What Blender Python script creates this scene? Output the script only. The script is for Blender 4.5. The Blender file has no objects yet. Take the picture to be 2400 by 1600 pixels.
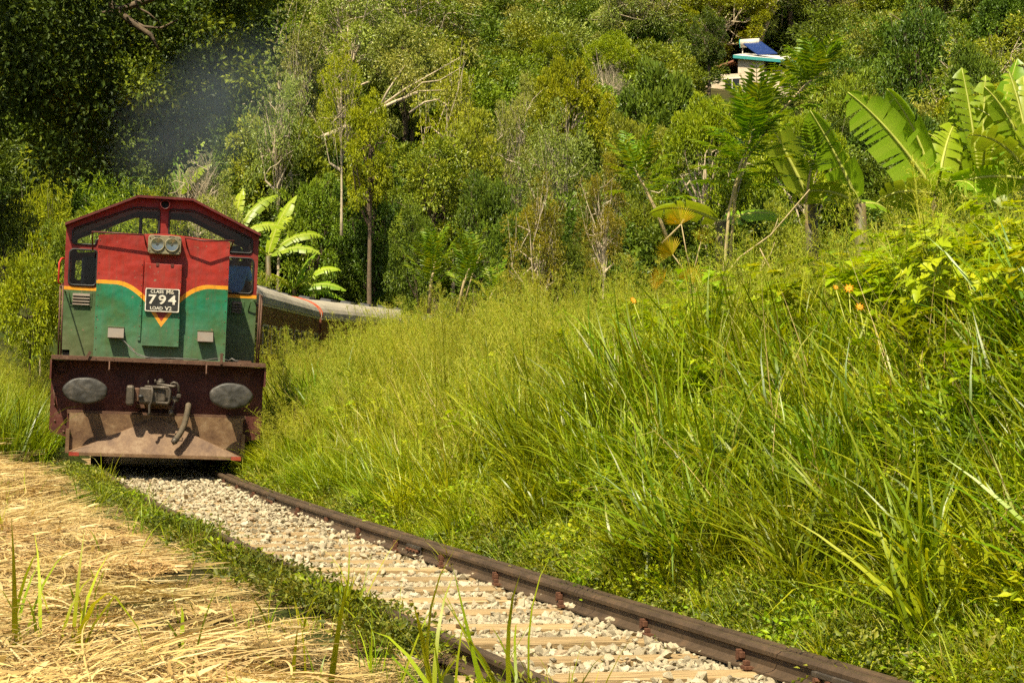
import bpy, bmesh, math, random
import numpy as np
from mathutils import Vector, Matrix, Euler, noise as mnoise

rng = np.random.default_rng(7)
random.seed(7)
SC = bpy.context.scene
COL = SC.collection
R = math.radians

# ---------------------------------------------------------------- camera, sky, sun
F_PX = 4100.0            # focal length in pixels of a 2400 px wide frame
CAM_Z = 1.47
cam_data = bpy.data.cameras.new("camera")
cam_data.sensor_width = 36.0
cam_data.lens = 36.0 * F_PX / 2400.0
cam_data.clip_start = 0.1
cam_data.clip_end = 2000
cam = bpy.data.objects.new("camera", cam_data)
COL.objects.link(cam)
PITCH = math.atan(64 / F_PX)
cam.location = (0, 0, CAM_Z)
cam.rotation_euler = (math.pi / 2 + PITCH, 0, 0)
SC.camera = cam

SUN_EL = R(60)
SUN_TO = Vector((-0.33 * math.cos(SUN_EL), -0.944 * math.cos(SUN_EL), math.sin(SUN_EL))).normalized()
world = bpy.data.worlds.new("World")
SC.world = world
world.use_nodes = True
wn = world.node_tree.nodes
wl = world.node_tree.links
sky = wn.new("ShaderNodeTexSky")
sky.sky_type = 'NISHITA'
sky.sun_disc = False
sky.sun_elevation = SUN_EL
sky.sun_rotation = math.atan2(SUN_TO.x, SUN_TO.y)
sky.air_density = 1.0
sky.dust_density = 2.5
sky.ozone_density = 0.6
wl.new(sky.outputs[0], wn["Background"].inputs[0])
wn["Background"].inputs[1].default_value = 0.058

sun_data = bpy.data.lights.new("sun", 'SUN')
sun_data.energy = 5.0
sun_data.angle = R(0.5)
sun_data.color = (1.0, 0.90, 0.68)
sun = bpy.data.objects.new("sun", sun_data)
COL.objects.link(sun)
sun.rotation_euler = SUN_TO.to_track_quat('Z', 'Y').to_euler()

SC.view_settings.view_transform = 'Standard'
SC.view_settings.look = 'None'
SC.view_settings.gamma = 1.0
SC.view_settings.exposure = 0.92
SC.render.engine = 'CYCLES'
cy = SC.cycles
cy.max_bounces = 4
cy.diffuse_bounces = 2
cy.glossy_bounces = 2
cy.transmission_bounces = 3
cy.transparent_max_bounces = 5
cy.volume_bounces = 1
cy.use_adaptive_sampling = True
cy.adaptive_threshold = 0.025
cy.adaptive_min_samples = 24
cy.time_limit = 1100
cy.use_denoising = False
cy.caustics_reflective = False
cy.caustics_refractive = False

# ---------------------------------------------------------------- helpers
def at(px, py, d):
    """World point at forward distance d seen at a pixel of the 2400x1600 frame."""
    fx = (px - 1200) / F_PX
    fz = -(py - 800) / F_PX
    f = Vector((0, math.cos(PITCH), math.sin(PITCH)))
    u = Vector((0, -math.sin(PITCH), math.cos(PITCH)))
    v = f + Vector((fx, 0, 0)) + u * fz
    v *= d / v.y
    return Vector((0, 0, CAM_Z)) + v

def tag(o, label=None, cat=None, group=None, kind=None):
    if label: o["label"] = label
    if cat: o["category"] = cat
    if group: o["group"] = group
    if kind: o["kind"] = kind
    return o

def empty(name, loc=(0, 0, 0), rz=0.0):
    o = bpy.data.objects.new(name, None)
    o.empty_display_size = 0.2
    COL.objects.link(o)
    o.location = loc
    o.rotation_euler = (0, 0, rz)
    return o

def link_mesh(name, me, material=None, parent=None, link=True):
    o = bpy.data.objects.new(name, me)
    if link: COL.objects.link(o)
    if material is not None and not me.materials:
        me.materials.append(material)
    if parent is not None: o.parent = parent
    return o

class MB:
    """collects simple shapes, builds one mesh object"""
    def __init__(s):
        s.v = []; s.f = []; s.sm = []
    def add(s, vs, fs, smooth=False):
        n = len(s.v)
        s.v += [tuple(p) for p in vs]
        s.f += [tuple(i + n for i in f) for f in fs]
        s.sm += [smooth] * len(fs)
        return s
    def box(s, lo, hi, M=None, bev=0.0):
        x0, y0, z0 = lo; x1, y1, z1 = hi
        if bev > 0:
            bm = bmesh.new()
            bmesh.ops.create_cube(bm, size=1)
            for v in bm.verts:
                v.co = Vector(((x0 + x1) / 2 + v.co.x * (x1 - x0), (y0 + y1) / 2 + v.co.y * (y1 - y0), (z0 + z1) / 2 + v.co.z * (z1 - z0)))
            bmesh.ops.bevel(bm, geom=list(bm.edges), offset=bev, segments=2, affect='EDGES', profile=0.5)
            bm.verts.index_update()
            vs = [v.co.copy() for v in bm.verts]
            fs = [[v.index for v in f.verts] for f in bm.faces]
            bm.free()
        else:
            vs = [Vector(p) for p in ((x0,y0,z0),(x1,y0,z0),(x1,y1,z0),(x0,y1,z0),(x0,y0,z1),(x1,y0,z1),(x1,y1,z1),(x0,y1,z1))]
            fs = [(0,3,2,1),(4,5,6,7),(0,1,5,4),(1,2,6,5),(2,3,7,6),(3,0,4,7)]
        if M is not None: vs = [M @ v for v in vs]
        return s.add(vs, fs)
    def tube(s, pts, r, n=8, cap=True):
        pts = [Vector(p) for p in pts]
        rs = r if isinstance(r, (list, tuple)) else [r] * len(pts)
        vs = []; fs = []
        prev = None
        for i, p in enumerate(pts):
            t = (pts[min(i + 1, len(pts) - 1)] - pts[max(i - 1, 0)]).normalized()
            if prev is None:
                a = Vector((0, 0, 1)) if abs(t.z) < 0.9 else Vector((1, 0, 0))
                nrm = t.cross(a).normalized()
            else:
                nrm = (prev - t * prev.dot(t)).normalized()
            prev = nrm
            b = t.cross(nrm)
            for k in range(n):
                an = 2 * math.pi * k / n
                vs.append(p + (nrm * math.cos(an) + b * math.sin(an)) * rs[i])
        for i in range(len(pts) - 1):
            for k in range(n):
                k2 = (k + 1) % n
                fs.append((i * n + k, i * n + k2, (i + 1) * n + k2, (i + 1) * n + k))
        s.add(vs, fs, True)
        if cap:
            m = len(s.v) - len(vs)
            s.f.append(tuple(m + k for k in reversed(range(n)))); s.sm.append(False)
            e = m + (len(pts) - 1) * n
            s.f.append(tuple(e + k for k in range(n))); s.sm.append(False)
        return s
    def lathe(s, prof, M, n=24, smooth=True, sx=1.0, sz=1.0):
        """prof: list of (radius, along) ; axis is local -Y before M"""
        vs = []; fs = []
        for r, a in prof:
            for k in range(n):
                an = 2 * math.pi * k / n
                vs.append(M @ Vector((math.cos(an) * r * sx, a, math.sin(an) * r * sz)))
        for i in range(len(prof) - 1):
            for k in range(n):
                k2 = (k + 1) % n
                fs.append((i * n + k, (i + 1) * n + k, (i + 1) * n + k2, i * n + k2))
        return s.add(vs, fs, smooth)
    def mesh(s, name):
        me = bpy.data.meshes.new(name)
        me.from_pydata(s.v, [], s.f)
        me.polygons.foreach_set("use_smooth", s.sm)
        bm = bmesh.new(); bm.from_mesh(me)
        bmesh.ops.recalc_face_normals(bm, faces=bm.faces)
        bm.to_mesh(me); bm.free()
        me.update()
        return me
    def build(s, name, material, parent=None, label=None):
        o = link_mesh(name, s.mesh(name), material, parent)
        if label: o["label"] = label
        return o

def T(x, y, z): return Matrix.Translation((x, y, z))

def round_poly(pts, r, seg=4):
    out = []
    n = len(pts)
    for i in range(n):
        p = Vector(pts[i]); a = Vector(pts[i - 1]); b = Vector(pts[(i + 1) % n])
        ra = min(r, (a - p).length * 0.45, (b - p).length * 0.45)
        p0 = p + (a - p).normalized() * ra
        p1 = p + (b - p).normalized() * ra
        for k in range(seg + 1):
            t = k / seg
            q = p0 * (1 - t) ** 2 + p * 2 * t * (1 - t) + p1 * t * t
            out.append((q.x, q.y))
    return out

def plate(name, loops, y, thick, material, parent, bevel=0.0):
    """flat plate with holes in the local XZ plane, front face at y, going back by thick"""
    cu = bpy.data.curves.new(name, 'CURVE')
    cu.dimensions = '2D'; cu.fill_mode = 'BOTH'
    cu.extrude = thick / 2 - bevel; cu.bevel_depth = bevel; cu.bevel_resolution = 1; cu.offset = -bevel
    for lp in loops:
        sp = cu.splines.new('POLY')
        sp.points.add(len(lp) - 1)
        for q, p in zip(sp.points, lp): q.co = (p[0], p[1], 0, 1)
        sp.use_cyclic_u = True
    tmp = bpy.data.objects.new(name, cu)
    me = bpy.data.meshes.new_from_object(tmp)
    bpy.data.objects.remove(tmp); bpy.data.curves.remove(cu)
    me.transform(Matrix(((1,0,0,0),(0,0,-1,y + thick / 2),(0,1,0,0),(0,0,0,1))))
    me.name = name
    return link_mesh(name, me, material, parent)

def text_mesh(name, body, size, cx, cz, y, material, parent, wide=1.0, depth=0.003, bold=0.02):
    cu = bpy.data.curves.new(name, 'FONT')
    cu.body = body; cu.size = size; cu.align_x = 'CENTER'; cu.align_y = 'CENTER'; cu.extrude = depth; cu.offset = size * bold
    cu.resolution_u = 4
    tmp = bpy.data.objects.new(name, cu)
    me = bpy.data.meshes.new_from_object(tmp)
    bpy.data.objects.remove(tmp); bpy.data.curves.remove(cu)
    me.transform(Matrix(((wide,0,0,cx),(0,0,-1,y),(0,1,0,cz),(0,0,0,1))))
    me.name = name
    return link_mesh(name, me, material, parent)

# ---------------------------------------------------------------- materials
def new_mat(name):
    m = bpy.data.materials.new(name); m.use_nodes = True
    nt = m.node_tree
    nt.nodes.clear()
    out = nt.nodes.new("ShaderNodeOutputMaterial")
    return m, nt, out

def nd(nt, typ, **kw):
    n = nt.nodes.new(typ)
    for k, v in kw.items():
        if k.startswith("i_"):
            key = k[2:]
            n.inputs[int(key) if key.isdigit() else key.replace("_", " ")].default_value = v
        else:
            setattr(n, k, v)
    return n

def math_n(nt, op, a, b=None, c=None, clamp=False):
    n = nt.nodes.new("ShaderNodeMath"); n.operation = op; n.use_clamp = clamp
    for i, x in enumerate((a, b, c)):
        if x is None: continue
        if hasattr(x, "is_linked") or hasattr(x, "links"): nt.links.new(x, n.inputs[i])
        else: n.inputs[i].default_value = x
    return n.outputs[0]

def mix_c(nt, fac, a, b, mode='MIX'):
    n = nt.nodes.new("ShaderNodeMix"); n.data_type = 'RGBA'; n.blend_type = mode
    def put(sock, x):
        if hasattr(x, "links"): nt.links.new(x, sock)
        elif isinstance(x, (int, float)): sock.default_value = x
        else: sock.default_value = (x[0], x[1], x[2], 1)
    put(n.inputs[0], fac); put(n.inputs[6], a); put(n.inputs[7], b)
    return n.outputs[2]

def noise(nt, scale, detail=4, rough=0.55, vec=None, dist=0.0):
    n = nd(nt, "ShaderNodeTexNoise"); n.inputs["Scale"].default_value = scale
    n.inputs["Detail"].default_value = detail; n.inputs["Roughness"].default_value = rough; n.inputs["Distortion"].default_value = dist
    if vec is not None: nt.links.new(vec, n.inputs["Vector"])
    return n.outputs[0]

def ramp(nt, fac, stops, interp='LINEAR'):
    n = nt.nodes.new("ShaderNodeValToRGB"); n.color_ramp.interpolation = interp
    el = n.color_ramp.elements
    while len(el) < len(stops): el.new(0.5)
    for e, (p, c) in zip(el, stops):
        e.position = p; e.color = (c[0], c[1], c[2], 1)
    nt.links.new(fac, n.inputs[0])
    return n.outputs[0]

def maprange(nt, v, a, b, c=0.0, d=1.0, smooth=False):
    n = nt.nodes.new("ShaderNodeMapRange"); n.clamp = True
    if smooth: n.interpolation_type = 'SMOOTHSTEP'
    nt.links.new(v, n.inputs[0])
    for i, x in enumerate((a, b, c, d)): n.inputs[i + 1].default_value = x
    return n.outputs[0]

def objcoord(nt):
    return nd(nt, "ShaderNodeTexCoord").outputs["Object"]

def scaled(nt, vec, s):
    n = nd(nt, "ShaderNodeMapping"); n.inputs["Scale"].default_value = s
    nt.links.new(vec, n.inputs[0]); return n.outputs[0]

def principled(nt, out, col, rough=0.5, metal=0.0, spec=0.5, bump=None, bdist=0.01, bstr=0.5):
    p = nt.nodes.new("ShaderNodeBsdfPrincipled")
    def put(k, x):
        if hasattr(x, "links"): nt.links.new(x, p.inputs[k])
        elif isinstance(x, (int, float)): p.inputs[k].default_value = x
        else: p.inputs[k].default_value = (x[0], x[1], x[2], 1)
    put("Base Color", col); put("Roughness", rough); put("Metallic", metal); put("Specular IOR Level", spec)
    if bump is not None:
        b = nt.nodes.new("ShaderNodeBump"); b.inputs["Distance"].default_value = bdist; b.inputs["Strength"].default_value = bstr
        nt.links.new(bump, b.inputs["Height"]); nt.links.new(b.outputs[0], p.inputs["Normal"])
    nt.links.new(p.outputs[0], out.inputs[0])
    return p

def simple_mat(name, c, rough=0.6, metal=0.0, vary=0.35, scale=6.0, dirt=None, bump=0.0, spec=0.4):
    m, nt, out = new_mat(name)
    oc = objcoord(nt)
    n1 = noise(nt, scale, 6, 0.6, oc)
    lo = [x * (1 - vary) for x in c]; hi = [min(1, x * (1 + vary)) for x in c]
    col = ramp(nt, n1, [(0.3, lo), (0.7, hi)])
    if dirt is not None:
        n2 = noise(nt, scale * 0.45, 8, 0.7, oc, 0.6)
        col = mix_c(nt, maprange(nt, n2, 0.48, 0.68), col, dirt)
    rg = maprange(nt, n1, 0.2, 0.8, max(0.05, rough - 0.15), min(1, rough + 0.15))
    principled(nt, out, col, rg, metal, spec, bump=noise(nt, scale * 8, 4, 0.6, oc) if bump else None, bdist=bump)
    return m

def leaf_mat(name, stops, trans=0.35, rough=0.45, spec=0.35, tboost=(1.25, 1.15, 0.5), objvar=0.25, sat=0.12):
    """colour from the per-leaf attribute 'tint', shifted a little per object / instance"""
    m, nt, out = new_mat(name)
    a = nd(nt, "ShaderNodeAttribute", attribute_name="tint").outputs["Fac"]
    col = ramp(nt, a, stops)
    oi = nd(nt, "ShaderNodeObjectInfo").outputs["Random"]
    h = nd(nt, "ShaderNodeHueSaturation")
    nt.links.new(col, h.inputs["Color"])
    nt.links.new(maprange(nt, oi, 0, 1, 1 - objvar, 1 + objvar), h.inputs["Value"])
    fr = math_n(nt, 'FRACT', math_n(nt, 'MULTIPLY', oi, 7.31))
    nt.links.new(maprange(nt, fr, 0, 1, 0.5 - sat * 0.16, 0.5 + sat * 0.16), h.inputs["Hue"])
    col = h.outputs[0]
    p = principled(nt, out, col, rough, 0, spec)
    t = nt.nodes.new("ShaderNodeBsdfTranslucent")
    nt.links.new(mix_c(nt, 1.0, col, tboost, 'MULTIPLY'), t.inputs[0])
    mx = nt.nodes.new("ShaderNodeMixShader"); mx.inputs[0].default_value = trans
    nt.links.new(p.outputs[0], mx.inputs[1]); nt.links.new(t.outputs[0], mx.inputs[2])
    nt.links.new(mx.outputs[0], out.inputs[0])
    return m

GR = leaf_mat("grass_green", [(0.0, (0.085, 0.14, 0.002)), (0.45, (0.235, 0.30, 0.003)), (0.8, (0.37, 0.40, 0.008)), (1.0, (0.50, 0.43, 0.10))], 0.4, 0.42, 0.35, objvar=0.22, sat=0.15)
GR_DARK = leaf_mat("grass_deep", [(0.0, (0.06, 0.12, 0.002)), (0.6, (0.165, 0.245, 0.003)), (1.0, (0.30, 0.35, 0.008))], 0.36, 0.38, 0.4, objvar=0.25, sat=0.15)
PANI = leaf_mat("grass_seed_head", [(0.0, (0.22, 0.28, 0.012)), (0.6, (0.38, 0.42, 0.03)), (1.0, (0.50, 0.45, 0.10))], 0.4, 0.6, 0.2, objvar=0.2)
WEED = leaf_mat("weed_leaf", [(0.0, (0.12, 0.20, 0.003)), (0.6, (0.27, 0.37, 0.005)), (1.0, (0.42, 0.44, 0.010))], 0.4, 0.45, 0.3, objvar=0.22)
CREEP = leaf_mat("creeper_leaf", [(0.0, (0.06, 0.085, 0.008)), (0.6, (0.15, 0.175, 0.013)), (1.0, (0.28, 0.26, 0.03))], 0.3, 0.5, 0.3, objvar=0.35)
STRAW = leaf_mat("dry_straw", [(0.0, (0.17, 0.09, 0.03)), (0.35, (0.42, 0.28, 0.10)), (0.75, (0.60, 0.45, 0.18)), (1.0, (0.70, 0.58, 0.30))], 0.25, 0.5, 0.3, tboost=(1.0, 0.9, 0.7), objvar=0.18, sat=0.05)
BANANA = leaf_mat("banana_leaf", [(0.0, (0.11, 0.21, 0.005)), (0.5, (0.25, 0.38, 0.010)), (1.0, (0.44, 0.50, 0.05))], 0.42, 0.38, 0.4, objvar=0.2, sat=0.1)
FERN = leaf_mat("frond_leaf", [(0.0, (0.07, 0.15, 0.005)), (0.6, (0.16, 0.26, 0.008)), (1.0, (0.32, 0.33, 0.012))], 0.35, 0.45, 0.35, objvar=0.2)
YPALM = leaf_mat("yellow_palm_leaf", [(0.0, (0.32, 0.30, 0.01)), (0.6, (0.58, 0.46, 0.015)), (1.0, (0.72, 0.50, 0.06))], 0.35, 0.45, 0.3)

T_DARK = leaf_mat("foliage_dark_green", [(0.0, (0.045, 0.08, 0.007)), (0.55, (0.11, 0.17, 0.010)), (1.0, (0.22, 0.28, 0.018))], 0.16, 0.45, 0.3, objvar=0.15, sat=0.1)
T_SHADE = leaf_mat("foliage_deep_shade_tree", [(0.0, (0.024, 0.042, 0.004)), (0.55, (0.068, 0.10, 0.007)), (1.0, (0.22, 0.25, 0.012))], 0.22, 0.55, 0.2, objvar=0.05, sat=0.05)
T_MID = leaf_mat("foliage_mid_green", [(0.0, (0.10, 0.155, 0.008)), (0.55, (0.225, 0.285, 0.013)), (1.0, (0.38, 0.40, 0.024))], 0.2, 0.42, 0.35, objvar=0.18, sat=0.15)
T_LIME = leaf_mat("foliage_lime_green", [(0.0, (0.14, 0.19, 0.003)), (0.55, (0.30, 0.345, 0.005)), (1.0, (0.46, 0.45, 0.012))], 0.24, 0.45, 0.3, objvar=0.10, sat=0.12)
T_OLIVE = leaf_mat("foliage_olive", [(0.0, (0.14, 0.17, 0.02)), (0.55, (0.29, 0.325, 0.042)), (1.0, (0.46, 0.46, 0.09))], 0.2, 0.42, 0.4, objvar=0.15, sat=0.15)
T_RUST = leaf_mat("foliage_rusty", [(0.0, (0.12, 0.105, 0.008)), (0.55, (0.27, 0.235, 0.014)), (1.0, (0.46, 0.33, 0.018))], 0.3, 0.45, 0.3, objvar=0.15, sat=0.1)
T_GREY = leaf_mat("twig_grey", [(0.0, (0.18, 0.15, 0.09)), (1.0, (0.38, 0.33, 0.21))], 0.1, 0.7, 0.2, objvar=0.1)

BARK = simple_mat("bark_brown", (0.12, 0.085, 0.05), 0.85, vary=0.5, scale=5, bump=0.02)
BARK_PALE = simple_mat("bark_pale", (0.48, 0.39, 0.25), 0.8, vary=0.4, scale=5, bump=0.015)
BARK_GREEN = simple_mat("banana_stem", (0.09, 0.08, 0.03), 0.6, vary=0.4, scale=5, dirt=(0.2, 0.12, 0.05))
STALK = simple_mat("pale_stalk", (0.42, 0.32, 0.16), 0.7, vary=0.3, scale=8)

def ground_mat():
    m, nt, out = new_mat("soil_and_litter")
    oc = objcoord(nt)
    n = noise(nt, 3.0, 8, 0.65, oc)
    n2 = noise(nt, 0.35, 4, 0.6, oc)
    c = ramp(nt, n, [(0.3, (0.020, 0.018, 0.006)), (0.55, (0.045, 0.04, 0.012)), (0.75, (0.09, 0.075, 0.03))])
    c = mix_c(nt, maprange(nt, n2, 0.4, 0.65), c, (0.035, 0.055, 0.008))
    principled(nt, out, c, 0.95, 0, 0.1, bump=n, bdist=0.1)
    return m
SOIL = ground_mat()

def ballast_mat(name="ballast_stone"):
    m, nt, out = new_mat(name)
    oc = objcoord(nt)
    r = nd(nt, "ShaderNodeObjectInfo").outputs["Random"]
    n = noise(nt, 30, 5, 0.6, oc)
    c = ramp(nt, r, [(0.0, (0.23, 0.185, 0.115)), (0.3, (0.38, 0.315, 0.195)), (0.75, (0.48, 0.405, 0.255)), (0.93, (0.54, 0.47, 0.32)), (1.0, (0.34, 0.23, 0.13))])
    c = mix_c(nt, maprange(nt, n, 0.35, 0.7, 0.0, 0.5), c, (0.30, 0.26, 0.18))
    principled(nt, out, c, 0.85, 0, 0.25, bump=n, bdist=0.01)
    return m
STONE = ballast_mat()
BED = simple_mat("ballast_bed", (0.36, 0.31, 0.20), 0.95, vary=0.5, scale=40, bump=0.02)

def wood_mat():
    m, nt, out = new_mat("weathered_timber")
    oc = objcoord(nt)
    r = nd(nt, "ShaderNodeObjectInfo").outputs["Random"]
    add = nd(nt, "ShaderNodeVectorMath", operation='ADD')
    nt.links.new(oc, add.inputs[0]); nt.links.new(math_n(nt, 'MULTIPLY', r, 37.0), add.inputs[1])
    v = add.outputs[0]
    g = noise(nt, 6.0, 6, 0.65, scaled(nt, v, (0.5, 9, 9)), 0.6)
    crack = noise(nt, 3.0, 3, 0.5, scaled(nt, v, (0.6, 22, 22)), 0.4)
    c = ramp(nt, g, [(0.25, (0.20, 0.125, 0.055)), (0.5, (0.37, 0.255, 0.12)), (0.75, (0.48, 0.36, 0.185))])
    ck = maprange(nt, crack, 0.30, 0.40, 1.0, 0.0)
    c = mix_c(nt, math_n(nt, 'MULTIPLY', ck, 0.85), c, (0.07, 0.045, 0.02))
    h = nd(nt, "ShaderNodeHueSaturation"); nt.links.new(c, h.inputs["Color"]); nt.links.new(maprange(nt, r, 0, 1, 0.8, 1.1), h.inputs["Value"])
    hh = math_n(nt, 'SUBTRACT', g, math_n(nt, 'MULTIPLY', ck, 0.8))
    principled(nt, out, h.outputs[0], 0.85, 0, 0.2, bump=hh, bdist=0.02)
    return m
WOOD = wood_mat()

def rust_mat(name, dark, mid, hi, scale=4.0, rough=0.7, metal=0.15):
    m, nt, out = new_mat(name)
    oc = objcoord(nt)
    n = noise(nt, scale, 8, 0.65, oc); n2 = noise(nt, scale * 6, 6, 0.7, oc)
    f = math_n(nt, 'ADD', math_n(nt, 'MULTIPLY', n, 0.65), math_n(nt, 'MULTIPLY', n2, 0.35))
    c = ramp(nt, f, [(0.3, dark), (0.52, mid), (0.72, hi)])
    principled(nt, out, c, rough, metal, 0.35, bump=n2, bdist=0.006)
    return m
RAIL = rust_mat("rail_steel", (0.035, 0.022, 0.012), (0.085, 0.055, 0.03), (0.17, 0.10, 0.05), 3.0, 0.6)
RUST = rust_mat("rusty_clip", (0.05, 0.02, 0.010), (0.12, 0.05, 0.024), (0.20, 0.10, 0.05), 20.0, 0.85)
IRON = rust_mat("greasy_iron", (0.03, 0.024, 0.018), (0.08, 0.065, 0.048), (0.18, 0.14, 0.10), 9.0, 0.5, 0.35)
FRAME = rust_mat("frame_brown", (0.05, 0.022, 0.012), (0.11, 0.055, 0.032), (0.20, 0.13, 0.08), 5.0, 0.7)
HSTOCK = rust_mat("headstock_red", (0.03, 0.011, 0.008), (0.085, 0.020, 0.012), (0.16, 0.075, 0.05), 3.0, 0.65, 0.0)
PLOWM = rust_mat("plough_plate", (0.05, 0.020, 0.010), (0.165, 0.095, 0.046), (0.29, 0.205, 0.12), 3.4, 0.6, 0.05)
EDGE_RED = rust_mat("red_edge_paint", (0.16, 0.02, 0.01), (0.30, 0.035, 0.018), (0.24, 0.10, 0.06), 8.0, 0.6, 0.0)
BUFF = rust_mat("greased_buffer", (0.022, 0.020, 0.017), (0.052, 0.048, 0.040), (0.13, 0.11, 0.085), 7.0, 0.5, 0.1)
RUBBER = simple_mat("rubber_hose", (0.10, 0.075, 0.045), 0.8, vary=0.4, scale=12, bump=0.01)
GASKET = simple_mat("window_gasket", (0.018, 0.017, 0.015), 0.5, vary=0.3)
DARKIN = simple_mat("cab_interior", (0.05, 0.048, 0.035), 0.7, vary=0.3, scale=3)
SEAT = simple_mat("black_seat", (0.02, 0.02, 0.02), 0.55, vary=0.2)
HLBOX = simple_mat("headlight_casing_paint", (0.20, 0.175, 0.10), 0.5, vary=0.3, scale=7, dirt=(0.12, 0.09, 0.05))
CHROME = simple_mat("lamp_reflector", (0.6, 0.58, 0.5), 0.18, 1.0, 0.15)
WHITE = simple_mat("plate_white_paint", (0.62, 0.58, 0.48), 0.55, vary=0.2, scale=25, dirt=(0.35, 0.28, 0.18))
BLACKP = simple_mat("plate_black_paint", (0.022, 0.021, 0.018), 0.5, vary=0.4, scale=18)
GREYBOX = simple_mat("grey_vent_cover", (0.12, 0.095, 0.07), 0.6, vary=0.25, scale=8, dirt=(0.12, 0.07, 0.04))
CABLE = simple_mat("grey_cable", (0.11, 0.10, 0.085), 0.6, vary=0.2)
REDPIPE = simple_mat("red_pipe_paint", (0.42, 0.03, 0.016), 0.5, vary=0.25, scale=8)

def glass_mat(name, col=(1, 1, 1), mixf=0.8, rough=0.03):
    m, nt, out = new_mat(name)
    t = nd(nt, "ShaderNodeBsdfTransparent"); t.inputs[0].default_value = (*col, 1)
    g = nd(nt, "ShaderNodeBsdfGlossy"); g.inputs["Roughness"].default_value = rough
    fr = nd(nt, "ShaderNodeFresnel"); fr.inputs[0].default_value = 1.45
    mx = nd(nt, "ShaderNodeMixShader")
    nt.links.new(fr.outputs[0], mx.inputs[0]); nt.links.new(t.outputs[0], mx.inputs[1]); nt.links.new(g.outputs[0], mx.inputs[2])
    nt.links.new(mx.outputs[0], out.inputs[0])
    return m
GLASS = glass_mat("window_glass", (0.95, 0.96, 0.92))
LENS = glass_mat("headlight_lens", (0.95, 0.95, 0.9))

def livery_mat(name, curved):
    m, nt, out = new_mat(name)
    oc = objcoord(nt)
    sep = nd(nt, "ShaderNodeSeparateXYZ"); nt.links.new(oc, sep.inputs[0])
    x, y, z = sep.outputs
    n = noise(nt, 2.2, 6, 0.6, oc); n2 = noise(nt, 9, 8, 0.7, oc); 
    streak = noise(nt, 4.0, 5, 0.6, scaled(nt, oc, (5.0, 5.0, 0.35)))
    if curved:
        ax = math_n(nt, 'ABSOLUTE', x)
        v = math_n(nt, 'ADD', math_n(nt, 'MULTIPLY', math_n(nt, 'MINIMUM', ax, 0.265), 1.43), 2.105)
        t = math_n(nt, 'DIVIDE', math_n(nt, 'SUBTRACT', ax, 0.265), 0.44, clamp=True)
        it = math_n(nt, 'SUBTRACT', 1.0, t)
        rise = math_n(nt, 'MULTIPLY', math_n(nt, 'SUBTRACT', 1.0, math_n(nt, 'MULTIPLY', it, it)), 0.216)
        zl = math_n(nt, 'ADD', v, rise)
        zt = math_n(nt, 'ADD', zl, math_n(nt, 'ADD', math_n(nt, 'MULTIPLY', it, 0.028), 0.055))
    else:
        zl = 2.640; zt = 2.692
    above = math_n(nt, 'GREATER_THAN', z, zt)
    inband = math_n(nt, 'GREATER_THAN', z, zl)
    red = ramp(nt, n, [(0.3, (0.22, 0.014, 0.008)), (0.55, (0.31, 0.020, 0.010)), (0.75, (0.35, 0.030, 0.016))])
    red = mix_c(nt, maprange(nt, n2, 0.5, 0.72, 0, 0.5), red, (0.17, 0.018, 0.012))
    gr = ramp(nt, n, [(0.36, (0.035, 0.105, 0.028)), (0.5, (0.012, 0.135, 0.055)), (0.64, (0.006, 0.165, 0.088))])
    if not curved: gr = ramp(nt, n, [(0.3, (0.045, 0.075, 0.026)), (0.6, (0.050, 0.11, 0.036)), (0.8, (0.055, 0.135, 0.055))])
    if not curved: red = mix_c(nt, 0.55, red, (0.13, 0.016, 0.012))
    ora = ramp(nt, n2, [(0.3, (0.62, 0.24, 0.008)), (0.7, (0.74, 0.32, 0.012))])
    c = mix_c(nt, inband, gr, ora); c = mix_c(nt, above, c, red)
    # grime: streaks, chips and the dust that settles low on the panels
    c = mix_c(nt, maprange(nt, streak, 0.48, 0.74, 0, 0.36), c, (0.085, 0.06, 0.036))
    low = math_n(nt, 'MULTIPLY', maprange(nt, z, 1.62, 2.45, 1, 0), maprange(nt, n, 0.3, 0.65, 0.15, 0.62))
    c = mix_c(nt, low, c, (0.16, 0.13, 0.065))
    chip = noise(nt, 14, 3, 0.5, oc, 0.5)
    c = mix_c(nt, maprange(nt, chip, 0.70, 0.715), c, (0.20, 0.11, 0.07))
    rg = maprange(nt, n2, 0.3, 0.7, 0.40, 0.65)
    principled(nt, out, c, rg, 0, 0.4, bump=noise(nt, 1.7, 3, 0.5, oc), bdist=0.10, bstr=0.6)
    return m
LIV_HOOD = livery_mat("hood_livery_paint", True)
LIV_CAB = livery_mat("cab_livery_paint", False)
ROOFRED = simple_mat("cab_roof_maroon", (0.10, 0.016, 0.012), 0.5, vary=0.35, scale=3, dirt=(0.08, 0.03, 0.022))

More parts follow.
